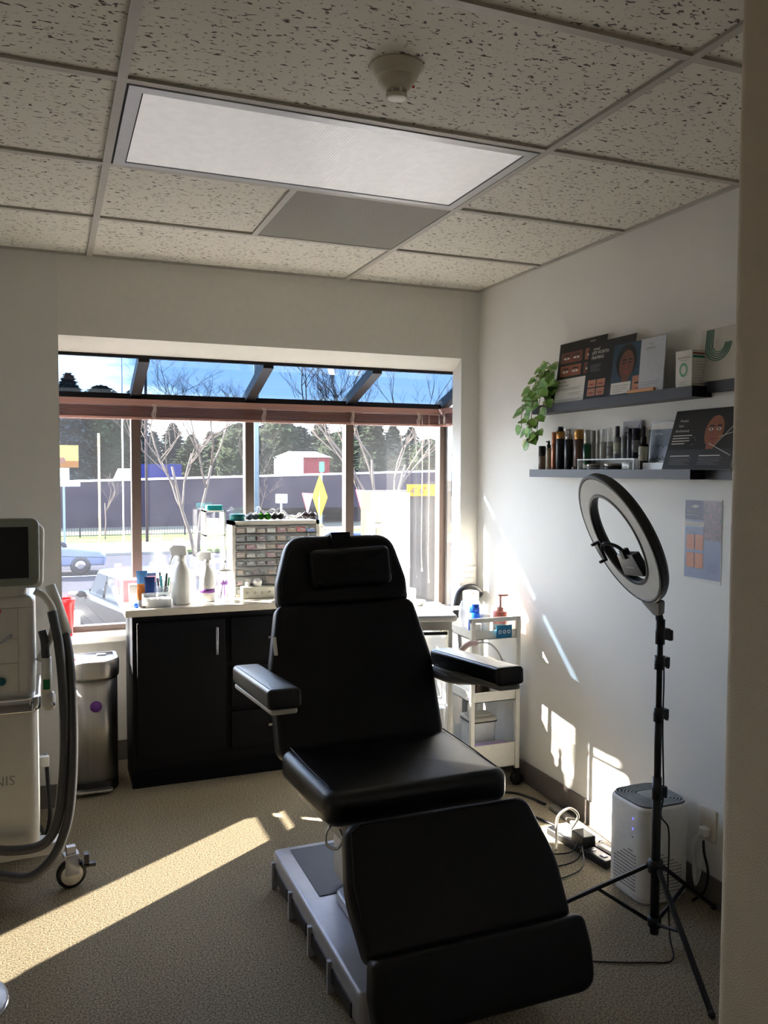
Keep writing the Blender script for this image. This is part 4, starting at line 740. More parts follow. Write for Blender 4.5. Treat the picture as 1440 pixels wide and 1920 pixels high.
def castor(x, y, r_=.048, rz=0, p=lm, nm='castor'):
    Mc = T(x, y, r_, rz); b = MB(blackmat); b.lathe([(r_*.6, -.016), (r_*.9, -.016), (r_, -.010), (r_, .010), (r_*.9, .016), (r_*.6, .016)], None, Mc @ Matrix.Rotation(pi/2, 4, 'X'), 28); c_ = b.build(nm, p)
    b = MB(beigep); b.lathe([(0.001, -.0175), (r_*.74, -.0175), (r_*.76, -.012), (r_*.76, .012), (r_*.74, .0175)], None, Mc @ Matrix.Rotation(pi/2, 4, 'X'), 28); b.build('wheel_disc', c_)
    b = MB(silverp); b.pad(roundpoly([(-r_*.5, .0), (r_*.5, 0), (r_*.42, r_*1.35), (-r_*.42, r_*1.35)], .008, 3), .018, .023, 0, None, Mc @ Matrix.Rotation(pi/2, 4, 'X')); b.box((-r_*.5, -.02, r_*1.15), (r_*.5, .022, r_*1.45), None, Mc); b.box((-r_*.3, -.012, r_*1.4), (r_*.3, .012, .155-r_), None, Mc); b.build('fork', c_)
    return c_
c_ = castor(-.128, 1.03, .052, radians(10))
b = MB(blackmat); b.box((.045-.128, 1.0, .085), (.062-.128, 1.03, .125)); b.box((.040-.128, 1.0, .078), (.085-.128, 1.02, .090)); b.build('brake_pedal', c_)
castor(-.72, 1.08, .052); castor(-.70, 1.42, .052)
b = MB(blackmat); b.tube(spline([(-.21, 1.30, .42), (-.205, 1.32, .30), (-.20, 1.3, .16), (-.24, 1.32, .03), (-.3, 1.4, .008)], 6), .008, n=6); b.build('mains_cord', lm)
b = MB(beigep); b.pad(rrect(.05, .03, .008, 3, -.222, 1.25), .39, .43, .005); b.build('cord_socket', lm)
castor(-.27, 1.42, .052)
# rounded thing at the bottom left corner
r = thing('stool', 'low rounded pale grey stool just entering the bottom left corner', 'stool', (-.425, .0, 0)); r.scale = (.74, .74, .54)
b = MB(silverp); b.lathe([(.10, .40), (.165, .42), (.178, .435), (.178, .455), (.168, .47), (.10, .478), (.0, .48)], None, None, 36); b.build('seat', r, True)
b = MB(chrome); b.lathe([(.180, .432), (.1815, .437), (.1815, .447), (.180, .452)], None, None, 36); b.build('rim', r, True); b = MB(chrome); b.cyl((0, 0, .08), (0, 0, .41), .02); b.build('column', r, True)
for k in range(5):
    b = MB(chrome); b.tube([(0, 0, .09), (.13*cos(k*1.2566), .13*sin(k*1.2566), .06)], .012, n=8); b.lathe([(.018, -.012), (.022, -.008), (.022, .008), (.018, .012)], blackmat, Matrix.Translation((.13*cos(k*1.2566), .13*sin(k*1.2566), .023)) @ Matrix.Rotation(pi/2, 4, 'X'), 14); b.build('leg', r, True)
# ================================================================ WHITE CART BY THE WALL
ct = thing('utility_cart', 'white metal three tier utility cart beside the right wall', 'cart', (1.80, 1.50, 0))
cx0, cx1, cy0, cy1 = 1.668, 1.938, 1.300, 1.690
for x in (cx0, cx1-.022):
    for y in (cy0, cy1-.022):
        b = MB(whitem); b.pad(roundpoly([(x, y), (x+.022, y), (x+.022, y+.022), (x, y+.022)], .004, 2), .085, .832, .0); b.build('upright', ct)
for y in (cy0, cy1-.022): b = MB(whitem); b.box((cx0, y+.002, .815), (cx1, y+.020, .835)); b.build('top_rail', ct)
def tray(z0, z1, nm):
    b = MB(whitem); a, c_, d_, e_ = cx0+.012, cx1-.012, cy0+.010, cy1-.010
    b.box((a, d_, z0), (c_, e_, z0+.004)); t_ = .003
    for p, q in (((a, d_), (c_, d_+t_)), ((a, e_-t_), (c_, e_)), ((a, d_), (a+t_, e_)), ((c_-t_, d_), (c_, e_))): b.box((p[0], p[1], z0), (q[0], q[1], z1))
    b.build(nm, ct)
tray(.730, .772, 'tray'); tray(.425, .475, 'tray'); tray(.095, .215, 'tray')
for x in (cx0+.011, cx1-.011):
    for y in (cy0+.011, cy1-.011):
        b = MB(blackmat); b.lathe([(.012, -.012), (.031, -.010), (.031, .010), (.012, .012)], None, Matrix.Translation((x, y, .031)) @ Matrix.Rotation(pi/2, 4, 'X'), 18); b.box((x-.012, y-.016, .035), (x+.012, y+.016, .086)); b.build('castor', ct)
# things on the cart
def jar(name, label, x, y, z, r_, h_, m1, m2=None, hc=.3, cat='bottle', grp=None, dome=False, rc=.85):
    o = thing(name, label, cat, (x, y, z), 0, grp); b = MB(m1)
    hb = h_*(1-hc) if m2 else h_
    if dome: b.lathe([(r_, 0), (r_, hb*.6), (r_*.85, hb*.85), (r_*.5, hb*.97), (0.001, hb)], None, None, 20)
    else: b.lathe([(r_*.92, 0), (r_, .004), (r_, hb-.006), (r_*.8, hb)], None, None, 20)
    b.build('container', o, True)
    if m2: b = MB(m2); b.lathe([(r_*rc, hb), (r_*rc, h_-.004), (r_*rc*.85, h_)], None, None, 20); b.build('cap', o, True)
    return o
jar('bottle', 'bottle with a blue cap on the top tray of the white cart', 1.735, 1.40, .735, .030, .155, bluep, mat('cap_blue', (24, 78, 184), .35), .25)
jar('cup', 'white cup in front of the blue capped bottle on the cart', 1.72, 1.345, .735, .022, .072, whitep, cat='cup')
jar('clear_dome', 'clear domed container left of the blue capped bottle on the cart', 1.718, 1.475, .735, .028, .165, clearp2, cat='container', dome=True)
jar('clear_dome', 'clear domed container behind the blue capped bottle on the cart', 1.79, 1.50, .735, .030, .17, clearp2, cat='container', dome=True)
o = jar('pump_bottle', 'coral pink pump bottle on the top tray of the white cart', 1.862, 1.37, .735, .036, .12, mat('coral_plastic', (226, 132, 112), .35), None); 
b = MB(mat('pump_pink', (222, 150, 134), .4)); b.lathe([(.016, .112), (.016, .135), (.006, .138), (.006, .19), (.016, .192), (.014, .20)], None, None, 14); b.box((-.006, -.008, .190), (.040, .008, .200)); b.build('pump', o, True)
b = MB(labelw); b.lathe([(.0365, .02), (.0365, .06)], None, None, 20); b.build('label', o, True)
jar('tub', 'tall white tub at the back of the top cart tray', 1.815, 1.59, .735, .040, .19, whitep, whitem, .2, cat='tub', rc=1.03)
jar('tub', 'low white tub in the middle of the top cart tray', 1.80, 1.42, .735, .030, .10, whitem, whitep, .25, cat='tub', rc=1.03)
jar('spray_bottle', 'clear squat bottle beside the coral pump bottle', 1.882, 1.455, .735, .026, .13, clearp2, whitep, .3)
b = MB(mat('card_blue', (24, 116, 160), .45)); Mc = frame((1.800, 1.2985, .735), (1, 0, 0), (0, 0, 1)); b.box((0, 0, 0), (.085, .062, .0015), None, Mc)
n = 14
for k in range(3): b.poly(circ(.009, n, .02+.024*k, .030), .0018, whitep, Mc); b.poly(circ(.005, n, .02+.024*k, .030), .0020, mat('card_blue', (0, 0, 0)), Mc)
tag(b.build('blue_card'), 'small blue card with three white rings hanging on the cart front', 'card')
# middle tray
b = MB(beigep); b.box((1.80, 1.44, .4295), (1.885, 1.50, .60)); tag(b.build('carton_box'), 'cream box standing on the middle tray of the cart', 'box')
jar('brush_head', 'round pale device on the middle tray of the cart', 1.852, 1.385, .4295, .043, .165, whitep, cat='device')
b = MB(mat('bronze_dark', (58, 48, 38), .3, .7)); b.pad(rrect(.075, .06, .012, 3, 1.765, 1.395), .4295, .595, .006); b.ell((1.765, 1.395, .597), (.02, .02, .012), gold); tag(b.build('dark_jar'), 'small dark metallic jar on the middle tray of the cart', 'jar')
r = thing('hose_handpiece', 'pale pink handpiece hose arching over the left side of the cart', 'hose', (1.66, 1.24, .72))
b = MB(mat('pink_white', (214, 186, 186), .4)); b.tube(spline([(1.50, 1.15, .64), (1.525, 1.16, .70), (1.575, 1.17, .745), (1.63, 1.18, .75)], 7), .013, n=10); b.build('rigid_tube', r)
b = MB(silverp); b.tube(spline([(1.63, 1.18, .75), (1.70, 1.19, .74), (1.75, 1.20, .70), (1.785, 1.21, .645)], 7), .004, n=6); b.build('cable', r)
b = MB(whitep); b.tube([(1.783, 1.21, .65), (1.80, 1.215, .60), (1.815, 1.22, .565)], [.012, .020, .016], n=12)
for k in range(5): b.box((1.782+.005*k, 1.190, .636-.014*k), (1.798+.005*k, 1.198, .641-.014*k), purple)
b.build('handpiece_head', r)
for i, (x, y, z, c_, l_) in enumerate(((1.745, 1.40, .4292, paper, 'white paper pack lying at the left of the middle cart tray'), (1.72, 1.36, .438, mat('pack_lilac', (170, 150, 182), .5), 'lilac and white packet on top of the paper pack'))):
    b = MB(c_); b.box((x-.045, y-.045, z), (x+.04, y-.005+.07*(i == 0), z+.008), None); tag(b.build('packet'), l_, 'packet')
# bottom tray
r = thing('storage_canister', 'clear canister with a pale flip lid on the bottom tray of the cart', 'canister', (1.80, 1.47, .10))
b = MB(clearp2); b.pad(rrect(.135, .13, .02, 4), 0, .20, .004); b.build('canister_body', r, True)
b = MB(beigep); b.pad(rrect(.15, .145, .03, 5), .200, .216, .006); b.pad(rrect(.11, .09, .03, 4, .01, 0), .215, .226, .004); b.build('lid', r, True)
b = MB(blackmat); b.pad(rrect(.152, .147, .03, 5), .196, .2005, 0); b.build('lid_gasket', r, True)
b = MB(paper); b.box((-.05, -.05, .01), (.05, .05, .13)); b.build('contents', r, True)
b = MB(paper); b.box((1.70, 1.315, .0992), (1.90, 1.385, .205)); b.box((1.705, 1.318, .2052), (1.895, 1.38, .2062), mat('pack_lilac', (0, 0, 0))); tag(b.build('leaflet_pack'), 'white and lilac leaflets filed at the front of the bottom cart tray', 'leaflets')
jar('paper_roll', 'white cylinder standing left of the cart bottom tray', 1.60, 1.42, 0, .035, .40, whitep, cat='cylinder')
b = MB(paper); b.pad(roundpoly([(1.44, 1.36), (1.54, 1.36), (1.54, 1.50), (1.44, 1.50)], .01, 2), 0, .29, .0); b.box((1.445, 1.358, .10), (1.535, 1.3605, .16), redp); tag(b.build('storage_box'), 'white box with a red band on the carpet behind the chair', 'box')
# ================================================================ WHITE SIDE TABLE
tb = thing('side_table', 'white square topped trolley table between the chair and the cart', 'table', (1.43, 1.40, 0), radians(-14))
b = MB(whitep); b.pad(rrect(.30, .42, .03, 5), .858, .885, .008); b.build('table_top', tb, True)
b = MB(beigep); b.pad(rrect(.26, .38, .02, 4), .815, .857, .004); b.build('under_tray', tb, True)
b = MB(blackmat); b.box((-.02, -.215, .800), (.10, -.20, .812)); b.build('height_lever', tb, True)
for k in range(3): b = MB(clearp2); b.pad(rrect(.22, .34, .012, 3), .30+.165*k, .45+.165*k, .006); b.build('drawer', tb, True)
for sx_ in (-1, 1):
    for sy_ in (-1, 1): b = MB(whitem); b.pad(rrect(.02, .02, .004, 2, sx_*.12, sy_*.18), .05, .82, 0); b.lathe([(.01, -.01), (.026, -.009), (.026, .009), (.01, .01)], blackmat, Matrix.Translation((sx_*.12, sy_*.18, .026)) @ Matrix.Rotation(pi/2, 4, 'X'), 14); b.build('leg', tb, True)
b = MB(whitep); b.lathe([(.03, 0), (.045, .02), (.043, .022), (.028, .004)], None, Matrix.Translation((1.47, 1.50, .8855)), 20); tag(b.build('dish'), 'small white dish on the side table', 'dish')
# chair back behind the cart
r = thing('saddle_chair', 'black curved chair back rising behind the white cart in the corner', 'chair', (1.885, 1.765, 0))
b = MB(blackmat); b.tube(spline([(1.822, 1.745, .735), (1.826, 1.75, .82), (1.845, 1.755, .885), (1.885, 1.76, .905), (1.925, 1.765, .90), (1.955, 1.77, .87)], 6), [.030]*31, n=10); b.build('backrest', r)
b = MB(blackmat); b.pad(rrect(.12, .10, .04, 4, 1.885, 1.775), .46, .53, .02); b.build('seat', r); b = MB(greyp); b.cyl((1.885, 1.775, .03), (1.885, 1.775, .47), .018); b.tube([(1.83, 1.76, .74), (1.86, 1.77, .50)], .012, n=8); b.build('stem', r); b = MB(blackmat); b.pad(circ(.06, 24, 1.885, 1.765), 0, .03, .01); b.build('base', r)
b = MB(paper); Mw = frame((1.885, 1.826, .935), (1, 0, 0), (0, .02, 1)); b.box((0, 0, -.002), (.085, .085, 0), None, Mw); lines(b, Mw, .010, .075, [.058, .05, .022], inkg, .002, .0005); tag(b.build('notice_card'), 'white notice card on the corner wall above the black chair back', 'notice')
jar('clear_tumbler', 'clear tumbler on the sill at the right corner of the bay', 1.80, 2.32, .692, .030, .15, clearp2, cat='tumbler')
# ================================================================ ON THE COUNTER
CZ = .8855
r = thing('drawer_organizer', 'white framed organizer of many small clear drawers on the counter', 'organizer', (.915, 2.13, CZ))
b = MB(beigep); x0, x1, y0, y1, z1 = .682, 1.148, 2.05, 2.20, 1.275
b.box((x0, y0, CZ), (x0+.017, y1, z1)); b.box((x1-.017, y0, CZ), (x1, y1, z1)); b.box((x0, y0, z1-.020), (x1, y1, z1)); b.box((x0, y0, CZ), (x1, y1, CZ+.012)); b.box((x0, y1-.005, CZ), (x1, y1, z1)); b.build('organizer_frame', r)
random.seed(11)
contents = [mat('part_%s' % n_, c_, .5) for n_, c_ in (('dark', (60, 58, 66)), ('rose', (170, 96, 112)), ('grey', (120, 124, 128)), ('tan', (168, 140, 112)), ('slate', (90, 110, 124)), ('wine', (116, 66, 82)), ('white', (222, 220, 214)))]
drawerc = clear('drawer_clear', opac=.16)
nx = 8; ww = (x1-x0-.034)/nx
for row in range(5):
    for q in range(nx):
        zt_ = z1-.024-row*.0425; xa = x0+.017+q*ww+.002; xb = xa+ww-.004
        b = MB(drawerc); b.box((xa, y0-.004, zt_-.038), (xb, y0+.001, zt_)); b.box((xa, y0+.001, zt_-.038), (xb, y1-.01, zt_-.036)); b.box((xa+(xb-xa)*.3, y0-.010, zt_-.022), (xa+(xb-xa)*.7, y0-.004, zt_-.016), clearp2); d_ = b.build('small_drawer', r)
        mt_ = redp if (row == 0 and q == 6) else (bluep if (row == 0 and q == 7) else random.choice(contents))
        b = MB(mt_); b.box((xa+.004, y0+.003, zt_-.035), (xb-.004, y0+.06, zt_-.035+random.uniform(.012, .026))); b.build('drawer_contents', d_)
for q, (xa, xb, zt_, zb_, mt_) in enumerate(((.701, .915, 1.04, .995, 3), (.919, 1.129, 1.04, .995, 0), (.701, .915, .990, .945, 6), (.919, 1.129, .990, .945, 1), (.701, 1.129, .940, .900, 2))):
    b = MB(drawerc); b.box((xa, y0-.004, zb_), (xb, y0+.001, zt_)); b.box((xa, y0, zb_), (xb, y1-.01, zb_+.002)); d_ = b.build('wide_drawer', r)
    for k in range(5): b = MB(random.choice(contents)); b.box((xa+.01+k*(xb-xa)*.19, y0+.004, zb_+.003), (xa+.01+k*(xb-xa)*.19+(xb-xa)*.13, y0+.07, zb_+random.uniform(.015, .034))); b.build('drawer_contents', d_)
# white shelf tower left of it
r = thing('shelf_tower', 'tall narrow white open shelf tower behind the spray bottle on the counter', 'shelf unit', (.62, 2.26, CZ))
b = MB(whitep)
for x in (.572, .672): b.box((x, 2.21, CZ), (x+.008, 2.33, 1.325))
for z in (CZ, 1.05, 1.19, 1.317): b.box((.572, 2.21, z), (.680, 2.33, z+.008))
b.build('tower_frame', r)
b = MB(clearp2); b.box((.595, 2.23, 1.199), (.655, 2.30, 1.28)); b.build('clear_box', r)
b = MB(teal); b.pad(rrect(.082, .06, .004, 2, .630, 2.27), 1.3252, 1.352, .002); tag(b.build('teal_box'), 'small teal box on top of the white shelf tower', 'box')
b = MB(mat('deep_teal', (14, 122, 116), .4)); b.lathe([(.036, 0), (.040, .002), (.040, .032), (.036, .034), (.022, .034), (.022, .0)], None, Matrix.Translation((.728, 2.14, 1.2755)), 24); tag(b.build('tape_roll'), 'deep teal tape roll at the left end of the organizer top', 'tape roll')
# goggles and masks heaped on top of the organizer
gl_ = [('goggles', 'green lensed goggles with black strap second from the left on the organizer', mat('goggle_green', (58, 140, 40), .25), .862), ('goggles', 'black goggles with white frame in the middle of the organizer top', blackmat, .932), ('goggles', 'slate goggles with pale frame directly right of the teal tape roll', mat('goggle_slate', (84, 104, 116), .25), .800), ('goggles', 'dark goggles at the right end of the organizer top', mat('goggle_dark', (44, 36, 44), .25), 1.105)]
for nm, lb, mt_, x in gl_:
    r = thing(nm, lb, 'goggles', (x, 2.10, 1.2755), random.uniform(-.5, .5), 'goggles heaped on the organizer')
    b = MB(mt_); b.ell((-.018, 0, .020), (.020, .012, .018)); b.ell((.018, 0, .020), (.020, .012, .018)); b.build('lens', r, True)
    b = MB(whitep if mt_ is not mt_ or x in (.932, .800) else blackmat); b.tube(spline([(-.036, .002, .018), (-.030, .03, .03), (0, .045, .022), (.030, .03, .034), (.036, .002, .018)], 5), .004, n=6); b.tube(spline([(-.038, -.006, .022), (-.018, -.012, .042), (0, -.008, .028), (.018, -.012, .042), (.038, -.006, .022)], 5), .003, n=6); b.build('frame', r, True)
r = thing('headband', 'white curled headbands lying on the organizer between the goggles', 'headband', (1.015, 2.13, 1.2755)); b = MB(whitep)
b.tube(spline([(-.055, 0, .006), (-.045, .01, .045), (-.015, 0, .018), (.02, -.01, .012), (.05, 0, .030), (.075, .005, .010)], 6), .006, n=6); b.build('band', r, True); b = MB(silverp); b.tube(spline([(-.02, .03, .006), (.01, .03, .02), (.045, .03, .016), (.09, .02, .036)], 6), .005, n=6); b.build('band', r, True, label='grey band')
# rail block in front of organizer
r = thing('bottle_block', 'clear white block with four round caps in front of the small drawers', 'holder', (.80, 2.0, CZ)); b = MB(mat('block_white', (214, 214, 200), .3)); b.pad(rrect(.168, .06, .01, 3), 0, .060, .006); b.build('block', r, True)
for k in range(4): b = MB(beigep); b.lathe([(.007, 0), (.007, .003)], None, frame((-.057+.038*k, -.031, .030), (1, 0, 0), (0, 0, 1)), 12); b.build('cap', r, True)
b = MB(whitep); b.lathe([(.02, .06), (.024, .085), (.01, .10)], None, Matrix.Translation((.0, 0, 0)), 14); b.lathe([(.012, .06), (.012, .08)], None, Matrix.Translation((-.05, 0, 0)), 12); b.build('nozzle', r, True)
# spray bottle
def spray(label, x, y, s, bm, band, z=CZ):
    r = thing('spray_bottle', label, 'spray bottle', (x, y, z), radians(150))
    b = MB(bm); b.lathe([(.036*s, 0), (.038*s, .004), (.038*s, .12*s), (.030*s, .15*s), (.014*s, .175*s), (.013*s, .185*s)], None, None, 22); b.build('bottle_body', r, True)
    if band: b = MB(band); b.lathe([(.0386*s, .045*s), (.0386*s, .065*s)], None, None, 22); b.build('label_band', r, True); b = MB(inkg); lines(b, frame((-.0386*s*.0, .0386*s, 0), (-1, 0, 0), (0, 0, 1)), -.015*s, .018*s, [.085*s, .095*s, .105*s, .115*s], inkg, .002, .001); b.build('label_text', r, True)
    b = MB(whitep); b.lathe([(.017*s, .182*s), (.017*s, .205*s), (.010*s, .21*s)], None, None, 16); b.pad(roundpoly([(-.028*s, .205*s), (.042*s, .205*s), (.052*s, .235*s), (.03*s, .250*s), (-.02*s, .248*s)], .008*s, 3), -.011*s, .011*s, .004*s, None, frame((0, 0, 0), (1, 0, 0), (0, 0, 1))); b.tube([(.035*s, 0, .21*s), (.052*s, 0, .165*s)], .005*s, n=6); b.build('trigger_head', r, True)
spray('clear spray bottle with a purple band between the white bottle and the glass jar', .540, 1.975, 1.0, mat('spray_body', (214, 214, 210), .3), purple)
spray('large white spray bottle standing at the front left of the counter', .410, 1.94, 1.15, whitep, None)
# glass jar with purple things
r = thing('glass_jar', 'square glass jar with purple and white tools inside beside the organizer', 'jar', (.630, 2.005, CZ)); b = MB(clearp); b.pad(rrect(.095, .095, .015, 4), 0, .145, .008); b.build('jar_body', r, True)
b = MB(chrome); b.lathe([(.042, .146), (.042, .150), (.004, .153), (.004, .176), (.001, .18)], None, None, 20); b.build('lid', r, True)
for k in range(5): b = MB(purple if k % 2 else whitep); a_ = k*1.3; b.tube([(.03*cos(a_), .03*sin(a_), .008), (.006*cos(a_), .006*sin(a_), .10)], .003, n=6); b.ell((.012*cos(a_), .012*sin(a_), .085), (.009, .009, .012), purple); b.build('tool', r, True)
# acrylic card holder with cards
r = thing('card_holder', 'clear acrylic tray full of dark cards at the front left of the counter', 'tray', (.285, 1.895, CZ)); b = MB(clearp2); b.box((-.065, -.035, 0), (.065, .035, .003)); b.box((-.065, -.035, 0), (.065, -.032, .050)); b.box((-.065, .032, 0), (.065, .035, .062)); b.box((-.065, -.035, 0), (-.062, .035, .062)); b.box((.062, -.035, 0), (.065, .035, .062)); b.build('tray_body', r, True)
for k in range(12): b = MB(mat('card_dark', (76, 84, 80), .5) if k % 3 else labelw); b.box((-.055+.0092*k, -.026, .003), (-.055+.0092*k+.005, .026, .046)); b.build('card', r, True)
# pen cups and tubes
def cup(label, x, y, r_, h_, mt_): return jar('pen_cup', label, x, y, CZ, r_, h_, mt_, cat='cup')
cu = cup('clear cup holding green and dark pens behind the acrylic card tray', .33, 1.99, .028, .085, clearp2)
for k, c_ in enumerate((greenp, greenp, blackmat, mat('pen_purple', (60, 36, 70), .4), teal, blackmat)):
    b = MB(c_); a_ = k*1.05; b.tube([(.33+.012*cos(a_), 1.99+.012*sin(a_), CZ+.005), (.33+.028*cos(a_), 1.99+.024*sin(a_), CZ+.125+.012*(k % 3))], .0045, n=6); tag(b.build('pen'), ('green pen leaning left in the clear cup', 'green pen leaning back in the clear cup', 'black pen leaning left in the clear cup', 'dark purple pen leaning forward in the clear cup', 'teal pen leaning forward in the clear cup', 'black pen leaning right in the clear cup')[k], 'pen', 'pens in the clear cup')
def tubeb(label, x, y, h_, w_, m1, m2, nm='cream_tube'):
    r = thing(nm, label, 'tube', (x, y, CZ), random.uniform(-.2, .2)); b = MB(m2); b.lathe([(w_*.42, 0), (w_*.42, .022), (w_*.4, .024)], None, None, 14); b.build('cap', r, True)
    b = MB(m1); n = 14; vs_ = []; 
    for t_ in (0, .35, 1): vs_ += [(w_*(.42+.12*t_)*cos(2*pi*k/n), w_*(.42*(1-t_)+.03)*sin(2*pi*k/n), .024+t_*(h_-.024)) for k in range(n)]
    b.add(vs_, [(l*n+i, l*n+(i+1) % n, (l+1)*n+(i+1) % n, (l+1)*n+i) for l in range(2) for i in range(n)]+[tuple(range(2*n, 3*n))], None, None, True); b.build('tube_body', r, True)
tubeb('white and navy tube standing in front of the pens', .262, 1.965, .135, .048, mat('tube_navy', (34, 66, 132), .4), whitep)
tubeb('orange tube between the cartons and the navy tube', .225, 1.985, .10, .055, mat('tube_orange', (230, 140, 70), .4), whitep)
tubeb('blue tube lying upright behind the orange tube', .235, 2.06, .155, .05, mat('tube_blue', (70, 120, 170), .4), whitep)
b = MB(paper); b.box((.165, 1.93, CZ), (.200, 1.975, CZ+.105)); b.box((.1645, 1.94, CZ+.02), (.165, 1.965, CZ+.08), inkb); tag(b.build('carton_box'), 'pale carton standing at the left front corner of the counter', 'box')
b = MB(mat('rose_box', (220, 150, 160), .5)); b.box((.150, 2.10, CZ+.0), (.235, 2.20, CZ+.105)); tag(b.build('pink_box'), 'pink box at the back left of the counter', 'box')
b = MB(mat('navy_box', (60, 76, 110), .5)); b.box((.245, 2.12, CZ), (.31, 2.17, CZ+.135)); b.box((.248, 2.119, CZ+.09), (.307, 2.12, CZ+.12), mat('rose_box', (0, 0, 0))); tag(b.build('carton_box'), 'navy and pink carton behind the pens', 'box')
b = MB(mat('cap_blue', (0, 0, 0))); b.lathe([(.012, 0), (.013, .018), (.011, .022)], None, Matrix.Translation((.190, 1.885, CZ)), 14); tag(b.build('blue_tub'), 'tiny blue tub on the counter near the left front corner', 'tub')
b = MB(mat('mouse_dark', (58, 52, 50), .4)); b.ell((.222, 1.868, CZ+.0065), (.018, .011, .0065)); tag(b.build('small_pebble'), 'small dark rounded clip on the counter edge beside the blue cap', 'clip')
for k, (x, y, h_, lb) in enumerate(((.415, 2.12, .16, 'tall white bottle behind the large white spray bottle'), (.47, 2.08, .14, 'white bottle between the two spray bottles'), (.365, 2.17, .13, 'white tub at the back of the counter behind the pens'))): jar('white_bottle', lb, x, y, CZ, .032, h_, whitep, whitem, .2)
# dispenser boxes on the counter behind the headrest
for k, (x, y, h_, lb, m_) in enumerate(((1.185, 2.18, .35, 'cream dispenser just right of the drawer organizer', beigep), (1.60, 2.33, .60, 'cream soap dispenser standing on the sill behind the headrest', beigep))):
    z_ = CZ if x < 1.25 else .6925
    r = thing('dispenser', lb, 'dispenser', (x, y, z_)); b = MB(m_); b.pad(rrect(.065, .06, .008, 3), 0, h_-.06, .004); b.build('dispenser_body', r, True); b = MB(whitep); b.pad(rrect(.055, .055, .01, 3), h_-.06, h_, .006); b.box((-.03, -.05, h_-.085), (.03, -.03, h_-.06)); b.build('dispenser_top', r, True)
# wall clip on the window ledge: strap buckle of the headrest is part of the chair
# ================================================================ OUTSIDE
GZ = -2.0
asph = mat('asphalt', (40, 40, 46), .9, vary=.1, vscale=3); conc = mat('pale_concrete', (112, 110, 104), .85, vary=.05); grassm = mat('verge_grass', (66, 84, 40), .95, vary=.3, vscale=6)
def slab(nm, a, c_, m_, kind='structure'): b = MB(m_); b.box(a, c_); o = b.build(nm); o['kind'] = kind; return o
slab('car_park_ground', (-60, 2.5, GZ-.3), (90, 19, GZ), mat('car_park_asphalt', (58, 58, 62), .9, vary=.08, vscale=2))
slab('road', (-80, 21, GZ-.3), (110, 34, GZ-.02), asph); slab('near_sidewalk', (-80, 19, GZ-.3), (110, 21, GZ+.08), conc); slab('far_sidewalk', (-80, 34, GZ-.3), (110, 39.5, GZ+.08), conc)
b = MB(grassm); b.box((-80, 39.5, GZ-.3), (110, 44, GZ+.1)); b.box((4.8, 33.5, GZ+.05), (16, 35.2, GZ+.16)); o = b.build('grass_verge'); tag(o, 'strip of green verge along the far side of the road', 'grass', kind='stuff')
slab('far_ground', (-150, 44, GZ-.4), (220, 260, GZ-.05), mat('far_ground', (70, 70, 62), .95, vary=.2, vscale=.5))
b = MB(whitep); 
for k in range(-6, 12): b.box((k*5, 27.2, GZ-.02), (k*5+2.4, 27.32, GZ-.012))
o = b.build('lane_marking'); o['kind'] = 'structure'
# elevated roadway
ow_ = mat('roadway_wall', (40, 35, 44), .85, vary=.08, vscale=.6); owd = mat('roadway_dark', (26, 25, 30), .9)
r = thing('elevated_roadway', 'long dark elevated roadway running behind the fence across the whole view', 'elevated roadway', (10, 56, GZ))
b = MB(ow_); zt = lambda x: .72+(x-.3)*.0285
def wedge(b, xa, xb, y0, y1, z0, m_, dz=0, z0b=None): b.add([(xa, y0, z0), (xb, y0, z0), (xb, y1, z0), (xa, y1, z0), (xa, y0, zt(xa)+dz), (xb, y0, zt(xb)+dz), (xb, y1, zt(xb)+dz), (xa, y1, zt(xa)+dz)], [(0, 3, 2, 1), (4, 5, 6, 7), (0, 1, 5, 4), (1, 2, 6, 5), (2, 3, 7, 6), (3, 0, 4, 7)], m_)
wedge(b, -40, 11.5, 52, 52.6, GZ-.1, ow_); wedge(b, 11.5, 70, 52, 52.6, -1.0, ow_); wedge(b, 24, 70, 51.9, 52.5, GZ-.1, ow_); b.build('retaining_wall', r)
b = MB(owd); b.box((-40, 52.6, -1.2), (70, 70, -.8)); b.build('deck', r)
b = MB(owd); b.box((11.5, 66, GZ-.1), (70, 66.5, -1.2)); b.build('abutment', r)
for x in (13.2, 16.4, 19.6): b = MB(ow_); b.box((x, 53.5, GZ-.1), (x+.7, 54.3, -1.2)); b.build('pier', r)
b = MB(mat('parapet_pale', (190, 188, 192), .7)); b.add([(x, y, zt(x)+d) for x in (-40, 70) for y in (51.95, 52.65) for d in (0, .12)], [(0, 1, 3, 2), (4, 6, 7, 5), (0, 4, 5, 1), (2, 3, 7, 6), (1, 5, 7, 3), (0, 2, 6, 4)]); b.build('parapet_cap', r)
# railing
r = thing('iron_fence', 'black iron railing fence on the verge in front of the elevated roadway', 'fence', (4, 42.5, GZ))
irn = mat('iron_black', (28, 28, 34), .5)
for k in range(-6, 5):
    xa = k*2.6+1.2; xb = xa+2.6
    b = MB(irn); b.box((xa, 42.49, GZ+.16), (xb, 42.52, GZ+.20)); b.box((xa, 42.49, GZ+.98), (xb, 42.52, GZ+1.02))
    for j in range(1, 20): b.box((xa+j*.13-.009, 42.495, GZ+.18), (xa+j*.13+.009, 42.513, GZ+1.0))
    b.build('rail_panel', r); b = MB(irn); b.box((xa-.04, 42.46, GZ), (xa+.04, 42.54, GZ+1.12)); b.build('post', r)
